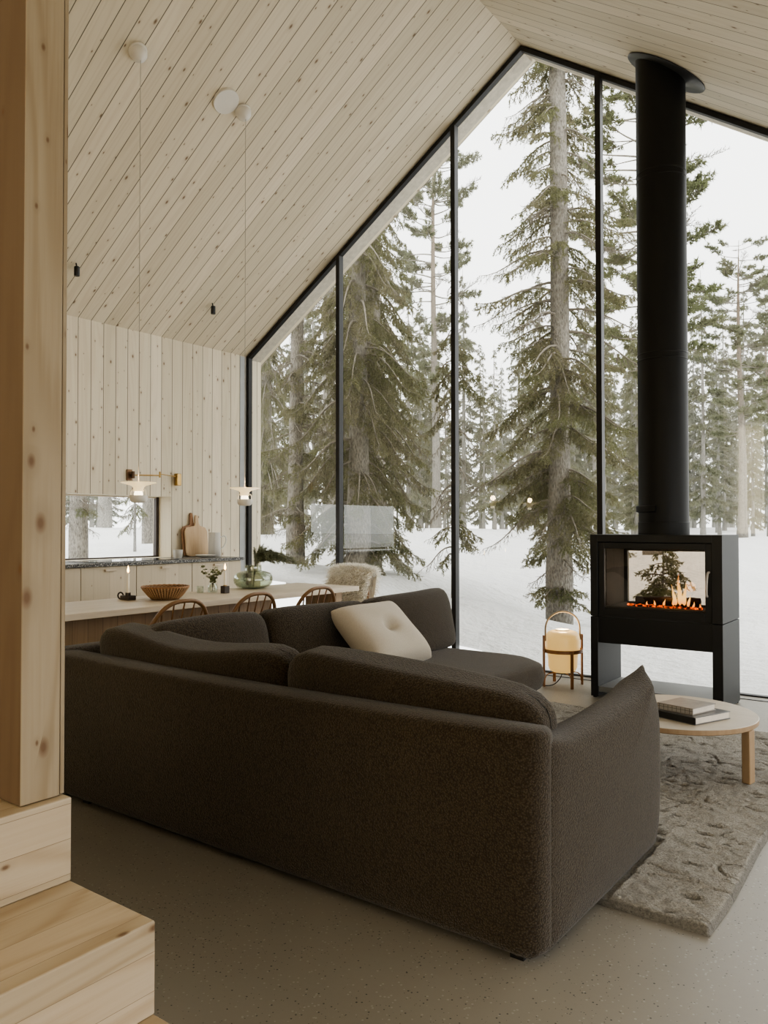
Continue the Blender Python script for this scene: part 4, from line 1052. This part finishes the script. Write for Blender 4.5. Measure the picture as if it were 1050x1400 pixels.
# ------------------------------------------------------------------ outside: trees
class TM:
    def __init__(s): s.V = []; s.F = []; s.n = 0
    def add(s, V, F): s.V.append(V); s.F.append(F+s.n); s.n += len(V)
    def tube(s, P, R, k):
        P = np.asarray(P, float); n = len(P); T_ = np.gradient(P, axis=0); T_ /= np.linalg.norm(T_, axis=1)[:,None]+1e-9
        ref = np.where(np.abs(T_[:,2:3]) > .9, [[1.,0,0]], [[0,0,1.]])
        A_ = np.cross(T_, ref); A_ /= np.linalg.norm(A_, axis=1)[:,None]+1e-9; B_ = np.cross(T_, A_)
        th_ = np.arange(k)*2*PI/k
        V = P[:,None,:]+(A_[:,None,:]*np.cos(th_)[None,:,None]+B_[:,None,:]*np.sin(th_)[None,:,None])*np.asarray(R)[:,None,None]
        i = np.arange(n-1)[:,None]*k; j = np.arange(k)[None,:]; j2 = (j+1) % k
        F = np.concatenate([np.stack([i+j, i+j2, i+k+j2], -1).reshape(-1,3), np.stack([i+j, i+k+j2, i+k+j], -1).reshape(-1,3)])
        s.add(V.reshape(-1,3), F)
    def get(s): return np.concatenate(s.V), np.concatenate(s.F)
def nrm(a): return a/(np.linalg.norm(a, axis=-1, keepdims=True)+1e-9)
def needle_mesh(rs, S, E, step, q, ln, wd, fwd=.7):
    L = np.linalg.norm(E-S, axis=1); cnt = np.maximum(1, (L/step).astype(int))*q
    tot = cnt.sum(); idx = np.repeat(np.arange(len(S)), cnt)
    u = rs.random(tot); T_ = nrm(E-S)[idx]
    p = S[idx]+(E-S)[idx]*u[:,None]
    d = nrm(T_*fwd+nrm(rs.normal(0,1,(tot,3)))*.75); d[:,2] -= .05
    sdv = nrm(np.cross(d, rs.normal(0,1,(tot,3))))*wd*.5
    l = ln*rs.uniform(.7,1.25,tot)[:,None]
    V = np.stack([p-sdv, p+sdv, p+d*l], 1).reshape(-1,3); F = np.arange(tot*3).reshape(-1,3)
    return V, F
def strip_mesh(rs, S, E, wd):
    n = len(S); T_ = nrm(E-S); a = nrm(np.cross(T_, rs.normal(0,1,(n,3))))*wd*.5; b = nrm(np.cross(T_, a))*wd*.5
    V = np.stack([S-a, S+a, E, S-b, S+b, E], 1).reshape(-1,3); F = np.arange(n*6).reshape(-1,3)
    return V, F
def make_conifer(name, label, cat, seed, H, r0, z0, Lf, dz, per, detail=1.0, droop=.5, up=.1, bare=0.0, zfine=99, kind='spruce', wob=.03, hang=.8, bark_='bark', sec=.040, group=None, nl=.026, nw=.0085, ns_=.011, nq=3, nt=5, tw=.0065):
    rs = np.random.RandomState(seed); root = thing(name, label, cat, (0,0,0), group)
    tr = TM(); n = 26; zz = np.linspace(-.25, H, n); ph = rs.uniform(0,6,2)
    cx = wob*np.sin(zz*.45+ph[0])*np.clip(zz/3,0,1); cy = wob*np.sin(zz*.38+ph[1])*np.clip(zz/3,0,1)
    R = r0*np.clip(1-zz/H, .02, 1)**.75; R[:2] *= 1.3; R[2] *= 1.08
    tr.tube(np.stack([cx,cy,zz],1), R, 12)
    V, F = tr.get(); tri_obj('trunk', V, F, M[bark_], root, smooth=4)
    wood_ = TM(); NS, NE = [], []; FS, FE = [], []
    z = z0
    while z < H-.15:
        far_ = z > zfine
        z += dz*rs.uniform(.6,1.4)*(2.0 if far_ else 1)
        nb = rs.randint(max(1,per-1), per+2)
        for k in range(nb):
            zb = z+rs.uniform(-.5,.5)*dz; 
            if zb > H-.1: continue
            az = rs.uniform(0, 2*PI); L = Lf(zb)*rs.uniform(.55,1.12)
            if L < .06: continue
            tfrac = zb/H
            e0 = up+rs.uniform(-.18,.18)
            m = 10; s_ = np.linspace(0,1,m)
            if kind == 'spruce': el = e0-droop*np.sin(PI*np.clip(s_*.95,0,1))*1.0-droop*.35*s_+.55*droop*np.clip(s_-.65,0,1)*2
            else: el = e0+.35*s_+.12*np.sin(s_*7+az)
            aa = az+.25*np.sin(s_*3+rs.uniform(0,6))*s_
            st_ = L/(m-1); dx = np.stack([np.cos(el)*np.cos(aa), np.cos(el)*np.sin(aa), np.sin(el)],1)*st_
            P = np.concatenate([[[np.interp(zb,zz,cx),np.interp(zb,zz,cy),zb]], np.cumsum(dx[:-1],0)+[[np.interp(zb,zz,cx),np.interp(zb,zz,cy),zb]]])
            rb = .006+.011*L
            wood_.tube(P, rb*(1-s_*.85), 5 if detail >= 1 else 3)
            dead = rs.random() < bare
            ns = max(2, int(L/sec/(1.8 if far_ else 1)))
            s0 = .12 if kind == 'spruce' else .45
            su = s0+(1-s0)*(np.arange(ns)+rs.random(ns)*.8)/ns; su = np.clip(su,0,.995)
            ix = (su*(m-1)).astype(int); fr = su*(m-1)-ix
            Q = P[ix]*(1-fr[:,None])+P[np.minimum(ix+1,m-1)]*fr[:,None]; T_ = nrm(dx[ix])
            side = nrm(np.cross(T_, [[0,0,1.]]))*np.where(np.arange(ns)%2==0,1,-1)[:,None]
            ls = (.10+.20*L**.5)*(1.05-.6*su)*rs.uniform(.5,1.25,ns)
            if kind == 'spruce':
                d = nrm(T_*.55+side*rs.uniform(.3,1.0,ns)[:,None]+np.array([[0,0,-1.]])*hang*rs.uniform(.1,1.1,ns)[:,None])
            else:
                d = nrm(T_*.7+side*rs.uniform(.2,.9,ns)[:,None]+np.array([[0,0,1.]])*rs.uniform(-.2,.6,ns)[:,None])
            E1 = Q+d*ls[:,None]*.55; d2 = nrm(d+np.array([[0,0,-1.]])*(.55*hang if kind == 'spruce' else -.2)); E2 = E1+d2*ls[:,None]*.45
            FS += [Q, E1]; FE += [E1, E2]
            if not dead:
                if kind == 'spruce':
                    NS += [Q+d*ls[:,None]*.1, E1]; NE += [E1, E2]
                    NS.append(P[m//2:-1]); NE.append(P[m//2+1:])
                else:
                    NS += [E1]; NE += [E2+d2*.03]
            # third order
            for a in range(nt):
                u = (a+rs.random(ns))/nt; base = Q+(E1-Q)*np.clip(u*1.8,0,1)[:,None]+(E2-E1)*np.clip(u*1.8-1,0,1)[:,None]
                sd2 = nrm(np.cross(d, rs.normal(0,1,(ns,3))))
                d3 = nrm(d*.75+sd2*.75+np.array([[0,0,-1.]])*(.35*hang if kind == 'spruce' else -.25))
                e = base+d3*(ls*rs.uniform(.3,.6,ns)*(1.15-.6*u))[:,None]
                FS.append(base); FE.append(e)
                if not dead:
                    if kind == 'spruce': NS.append(base); NE.append(e)
                    else: NS.append(base+(e-base)*.4); NE.append(e)
    FS, FE = np.concatenate(FS), np.concatenate(FE)
    wood_.add(*strip_mesh(rs, FS, FE, tw))
    V, F = wood_.get(); tri_obj('branches', V, F, M['twig'], root)
    if NS:
        NS, NE = np.concatenate(NS), np.concatenate(NE)
        if kind == 'spruce': V, F = needle_mesh(rs, NS, NE, ns_, nq, nl, nw)
        else: V, F = needle_mesh(rs, NS, NE, ns_, nq, nl, nw, .6)
        tri_obj('foliage', V, F, M['needles'] if kind == 'spruce' else M['needles_pine'], root)
    return root
yaw = 0.639838
def polar(px, D):   # ground point seen at picture column px at depth D
    a = math.atan((px-525)/1077.5); d = D/math.cos(a)
    an = yaw-a; return (-d*math.sin(an), d*math.cos(an))
def gz(x, y): return float(ground(np.array([x]), np.array([y]))[0])
def put(o, x, y, rz=0, s_=None):
    o.location = (x, y, gz(x,y)-.02); o.rotation_euler = (0,0,rz)
    if s_: o.scale = (s_,s_,s_)
    return o
def prof(pts):
    a = np.array(pts, float); return lambda z: float(np.interp(z, a[:,0], a[:,1]))
# the great spruce in the middle of the glass
t1 = make_conifer('spruce_tree', 'tall spruce with drooping branches straight outside the glass behind the lantern lamp', 'tree', 21, 24, .135, .35,
    prof([(0,.55),(1,.8),(2,1.25),(3.2,1.30),(4.5,1.15),(5.4,.85),(6.3,.85),(7.2,.75),(9,.9),(14,.8),(24,.05)]), .125, 3, 1.0, droop=.62, up=.12, bare=.2, zfine=8.2, hang=.9, ns_=.0125)
put(t1, -4.2, 9.37, 1.0)
t2 = make_conifer('spruce_tree', 'dense spruce with long hanging boughs reaching to the snow outside the second pane', 'tree', 33, 22, .13, .25,
    prof([(0,.7),(.8,1.15),(2,1.25),(3.5,1.15),(5,.85),(7,.7),(10,.7),(22,.05)]), .135, 3, 1.0, droop=.85, up=.05, bare=.10, zfine=6.5, hang=1.25, ns_=.014)
put(t2, -6.43, 8.07, 0.3)
t3 = dup(t2, (-7.02,9.13,gz(-7.02,9.13)-.02), 'spruce trunk close behind the dense spruce of the second pane', 2.4, (.95,.95,.95))
t4 = make_conifer('spruce_tree', 'rough barked spruce with thin twiggy branches outside the first pane', 'tree', 52, 16, .105, .3,
    prof([(0,.4),(1,.6),(3,.75),(5,.7),(8,.5),(16,.05)]), .17, 3, 1.0, droop=.45, up=.12, bare=.72, zfine=6.0, hang=.8)
put(t4, -7.43, 7.95, 0.0)
dup(t4, (-9.13,10.67,gz(-9.13,10.67)-.02), 'twiggy spruce behind the first black mullion', 1.9, (1.15,1.15,1.2))
dup(t2, (-12.18,12.13,gz(-12.18,12.13)-.02), 'grey spruce beside the left edge of the glass wall', 4.0, (.95,.95,1.1))
tb = make_conifer('young_birch', 'thin bare young tree with drooping twigs outside the second mullion', 'tree', 8, 4.2, .03, .3, prof([(0,.35),(1.5,.55),(3,.4),(4.2,.05)]), .16, 2, 1.0, droop=.7, up=.0, bare=.45, hang=1.2, bark_='bark_birch', wob=.02)
put(tb, -5.05, 8.2, 0)
ys = make_conifer('young_spruce', 'small young spruce on the snow seen through the stove window', 'tree', 71, 1.25, .018, .08, prof([(0,.42),(.5,.34),(1.25,.05)]), .07, 4, 1.0, droop=.3, up=.2, sec=.05)
put(ys, *polar(905, 8.8)); ys.scale = (1,1,.93)
# through the kitchen window
dup(t4, (-9.54,6.0,gz(-9.54,6.0)-.02), 'grey trunk seen through the low kitchen window', .7, (.95,.95,1))
dup(t4, (-22.0,14.75,gz(-22,14.75)-.02), 'far trunk seen through the middle of the low kitchen window', 2.7, (1.7,1.7,1.3))
dup(t4, (-12.5,9.3,gz(-12.5,9.3)-.02), 'trunk seen at the wall side of the low kitchen window', 3.3, (.85,.85,1))
dup(tb, (-11.3,8.15,gz(-11.3,8.15)-.02), 'thin bare sapling seen through the low kitchen window', 2.0, (.8,.8,.9))
# pines
p1 = make_conifer('pine_tree', 'slender pine with flat needled crown visible to the side of the stove pipe', 'tree', 5, 10.2, .15, 3.2,
    prof([(3,.9),(5,1.5),(7,1.7),(8.5,1.6),(9.6,1.1),(10.2,.4)]), .22, 3, .75, kind='pine', up=.0, bare=.18, bark_='bark_pine', sec=.06, wob=.08, nl=.085, nw=.020, ns_=.02, nq=4, nt=4, tw=.012)
put(p1, -5.35, 24.7, 0, .86)
dup(p1, (-4.9,15.2,gz(-4.9,15.2)-.02), 'tall pine rising behind the black stove pipe', 1.2, (1,1,1.02))
dup(p1, (-16.3,25.2,gz(-16.3,25.2)-.02), 'tall thin pine with its crown beside the second mullion', 2.2, (1.15,1.15,1.55))
# forest behind
f1 = make_conifer('spruce_tree', 'distant hazy spruce standing in the forest behind the clearing', 'tree', 61, 12, .13, .5, prof([(0,1.0),(2,1.5),(5,1.3),(9,.75),(12,.08)]), .24, 3, .55, droop=.5, up=.05, bare=.06, sec=.075, nl=.085, nw=.030, ns_=.030, nq=3, nt=3, tw=.016, group='distant forest spruces')
f2 = make_conifer('spruce_tree', 'distant hazy spruce standing in the forest behind the clearing', 'tree', 62, 10, .11, .8, prof([(0,.8),(2,1.1),(5,.95),(8,.5),(10,.08)]), .24, 3, .55, droop=.4, up=.1, bare=.12, sec=.075, nl=.085, nw=.030, ns_=.030, nq=3, nt=3, tw=.016, group='distant forest spruces')
f3 = make_conifer('pine_tree', 'distant hazy pine with bare lower trunk in the forest behind', 'tree', 63, 12, .12, 5.0, prof([(4,.8),(7,1.5),(10,1.5),(12,.4)]), .3, 3, .5, kind='pine', up=.0, bare=.12, sec=.08, bark_='bark_pine', wob=.1, nl=.11, nw=.032, ns_=.03, nq=4, nt=4, tw=.016, group='distant forest pines')
rf_ = random.Random(17)
first = {}
spots = [(-4.2,9.37,1.4),(-6.43,8.07,1.4),(-7.43,7.95,1.0),(-9.13,10.67,1.0),(-12.18,12.13,1.4),(-5.35,24.7,1.7),(-4.9,15.2,1.7),(-16.3,25.2,1.9),(-9.54,6,1),(-22,14.75,1.4),(-12.5,9.3,1)]
def free(x, y, r):
    if any(math.hypot(x-a, y-b) < .86*(r+c) for a, b, c in spots): return False
    spots.append((x,y,r)); return True
def plant(k, x, y, sc_, sx=1.0):
    src = (f1,f2,f3)[k]; S = (sc_*sx, sc_*sx, sc_)
    if k not in first: first[k] = 1; src.location = (x,y,gz(x,y)-.03); src.rotation_euler = (0,0,rf_.uniform(0,6)); src.scale = S
    else: dup(src, (x,y,gz(x,y)-.03), src['label'], rf_.uniform(0,6), S)
RAD = (1.5,1.15,1.6); HT = (12,10,12)
for i in range(330):
    D = 17+rf_.random()**.8*52; px = rf_.uniform(325, 1085); x, y = polar(px, D)
    if D < 26 and 600 < px < 740 : continue
    if D < 22 and 950 < px: continue
    k = rf_.choice((0,0,1,1,1,2)); sc_ = (.27*min(D,44)+1.3)*rf_.uniform(.72,1.15)*(1.2 if px < 620 else 1)/HT[k]
    if D > 44: sc_ *= .85
    sx = rf_.uniform(.75,.95)
    if free(x, y, RAD[k]*sc_*sx): plant(k, x, y, sc_, sx)
for i in range(26):     # beyond the kitchen window
    a = math.radians(rf_.uniform(56,66)); d = rf_.uniform(24,50); x, y = -d*math.sin(a), d*math.cos(a)
    k = rf_.choice((0,1)); sc_ = rf_.uniform(.8,1.1)
    if free(x, y, RAD[k]*sc_): plant(k, x, y, sc_)

# fir branches in the green vase
def fir_branches():
    rs = np.random.RandomState(3); base = np.array([ox,oy,TZ+.012])
    r = thing('fir_branch', 'dark green fir branch arching out of the squat green vase', 'branch', tuple(base))
    w = TM(); NS, NE = [], []
    # main sprays in room coordinates relative to base
    for tip in ((.25,.09,.27),(.29,.16,.24),(.19,.03,.29),(.34,.12,.225),(.14,.07,.28),(.23,.18,.255),(.30,.05,.235),(.10,-.02,.26),(.18,.14,.285),(.05,.08,.27)):
        tip = np.array(tip); un = tip/np.linalg.norm(tip[:2]); q = rs.uniform(.6,1,3)
        ctl = [(0,0,0),(un[0]*.018*q[0],un[1]*.018*q[0],.12),(un[0]*.042*q[1],un[1]*.042*q[1],.215),(tip[0]*.5,tip[1]*.5,tip[2]+.012),tuple(tip)]
        P = np.array([tuple(p) for p in catmull(ctl, 4)][:16]+[tuple(tip)])
        P = P[np.linspace(0, len(P)-1, 16).astype(int)]
        w.tube(P, np.linspace(.0045,.0015,16), 5)
        T_ = np.gradient(P,axis=0)
        NS.append(P[7:-1]); NE.append(P[8:])
        for k in list(range(8,16))+[9,11,13]:
            for sg_ in (-1,1):
                sd_ = np.cross(nrm(T_[k]), [0,0,1.]); d = nrm(nrm(T_[k])*.8+sd_*sg_*.7+np.array([0,0,rs.uniform(-.4,.1)])); L = rs.uniform(.05,.13)
                NS.append(P[k][None]); NE.append((P[k]+d*L)[None]); w.tube(np.stack([P[k],P[k]+d*L]), [.0016,.0008], 4)
    V, F = w.get(); tri_obj('twig', V, F, M['twig'], r)
    V, F = needle_mesh(rs, np.concatenate(NS), np.concatenate(NE), .0036, 3, .024, .0026, .6); tri_obj('needles', V, F, plain('fresh_fir_needles', (.17,.185,.105), .6, var=.6, scale=40), r)
fir_branches()

# ------------------------------------------------------------------ camera
cam = bpy.data.cameras.new('camera'); co_ = bpy.data.objects.new('camera', cam); C.objects.link(co_)
f_px, yw, pt_, rl = 1077.506, 0.639838, 0.0186878, -0.00116995
sy_, cy_ = math.sin(yw), math.cos(yw)
fwd = Vector((-sy_*math.cos(pt_), cy_*math.cos(pt_), math.sin(pt_))); rgt = Vector((cy_, sy_, 0)); upv = rgt.cross(fwd)
r2 = rgt*math.cos(rl)+upv*math.sin(rl); u2 = -rgt*math.sin(rl)+upv*math.cos(rl)
mw = Matrix((( r2.x,u2.x,-fwd.x,0),(r2.y,u2.y,-fwd.y,0),(r2.z,u2.z,-fwd.z,1.27),(0,0,0,1)))
co_.matrix_world = mw
cam.sensor_fit = 'HORIZONTAL'; cam.sensor_width = 36; cam.lens = f_px/1050*36; cam.clip_start = .05; cam.clip_end = 400
bpy.context.scene.camera = co_

# ------------------------------------------------------------------ light
def area(name, loc, rot, sx, sy, energy, col):
    L = bpy.data.lights.new(name, 'AREA'); L.shape = 'RECTANGLE'; L.size = sx; L.size_y = sy; L.energy = energy; L.color = col
    o = bpy.data.objects.new(name, L); C.objects.link(o); o.location = loc; o.rotation_euler = rot; return o
area('daylight_at_side_window', (XR+.5, 3.0, 1.2), (0, PI/2, 0), 1.9, 5.4, 8, (1,.96,.9))
area('fill_light_behind_camera', (-1.6, YB+.06, 2.0), (-PI/2, 0, 0), 3.6, 2.2, 105, (1,.94,.84))  # added soft fill behind the camera; the back wall has no window
for loc, e, c in (((lc[0], lc[1], .50), 2.5, (1,.72,.40)), ((-1.75,5.86,.80), .9, (1,.45,.15))):
    L = bpy.data.lights.new('warm_glow', 'POINT'); L.energy = e; L.color = c; L.shadow_soft_size = .04
    o = bpy.data.objects.new('warm_glow', L); C.objects.link(o); o.location = loc
w = bpy.data.worlds.new('overcast'); bpy.context.scene.world = w; w.use_nodes = True
nt = w.node_tree; nt.nodes.clear()
out = nt.nodes.new('ShaderNodeOutputWorld'); bg = nt.nodes.new('ShaderNodeBackground')
tc = nt.nodes.new('ShaderNodeTexCoord'); sx_ = nt.nodes.new('ShaderNodeSeparateXYZ'); rp = nt.nodes.new('ShaderNodeValToRGB')
ns = nt.nodes.new('ShaderNodeTexNoise'); ns.inputs['Scale'].default_value = 2.2; ns.inputs['Detail'].default_value = 4
mth = nt.nodes.new('ShaderNodeMath'); mth.operation = 'MULTIPLY_ADD'; mth.inputs[1].default_value = .25
nt.links.new(tc.outputs['Generated'], sx_.inputs[0]); nt.links.new(tc.outputs['Generated'], ns.inputs['Vector'])
nt.links.new(ns.outputs['Fac'], mth.inputs[0]); nt.links.new(sx_.outputs[2], mth.inputs[2])
nt.links.new(mth.outputs[0], rp.inputs[0])
e = rp.color_ramp.elements; e[0].position = .0; e[0].color = (.80,.80,.78,1); e[1].position = 1; e[1].color = (1,1,.985,1)
nt.links.new(rp.outputs[0], bg.inputs[0]); bg.inputs[1].default_value = 3.3
nt.links.new(bg.outputs[0], out.inputs[0])
sc = bpy.context.scene
sc.view_settings.view_transform = 'AgX'; sc.view_settings.look = 'AgX - Medium High Contrast'; sc.view_settings.exposure = 0.25
sc.cycles.transparent_max_bounces = 24; sc.cycles.max_bounces = 10; sc.cycles.use_denoising = True
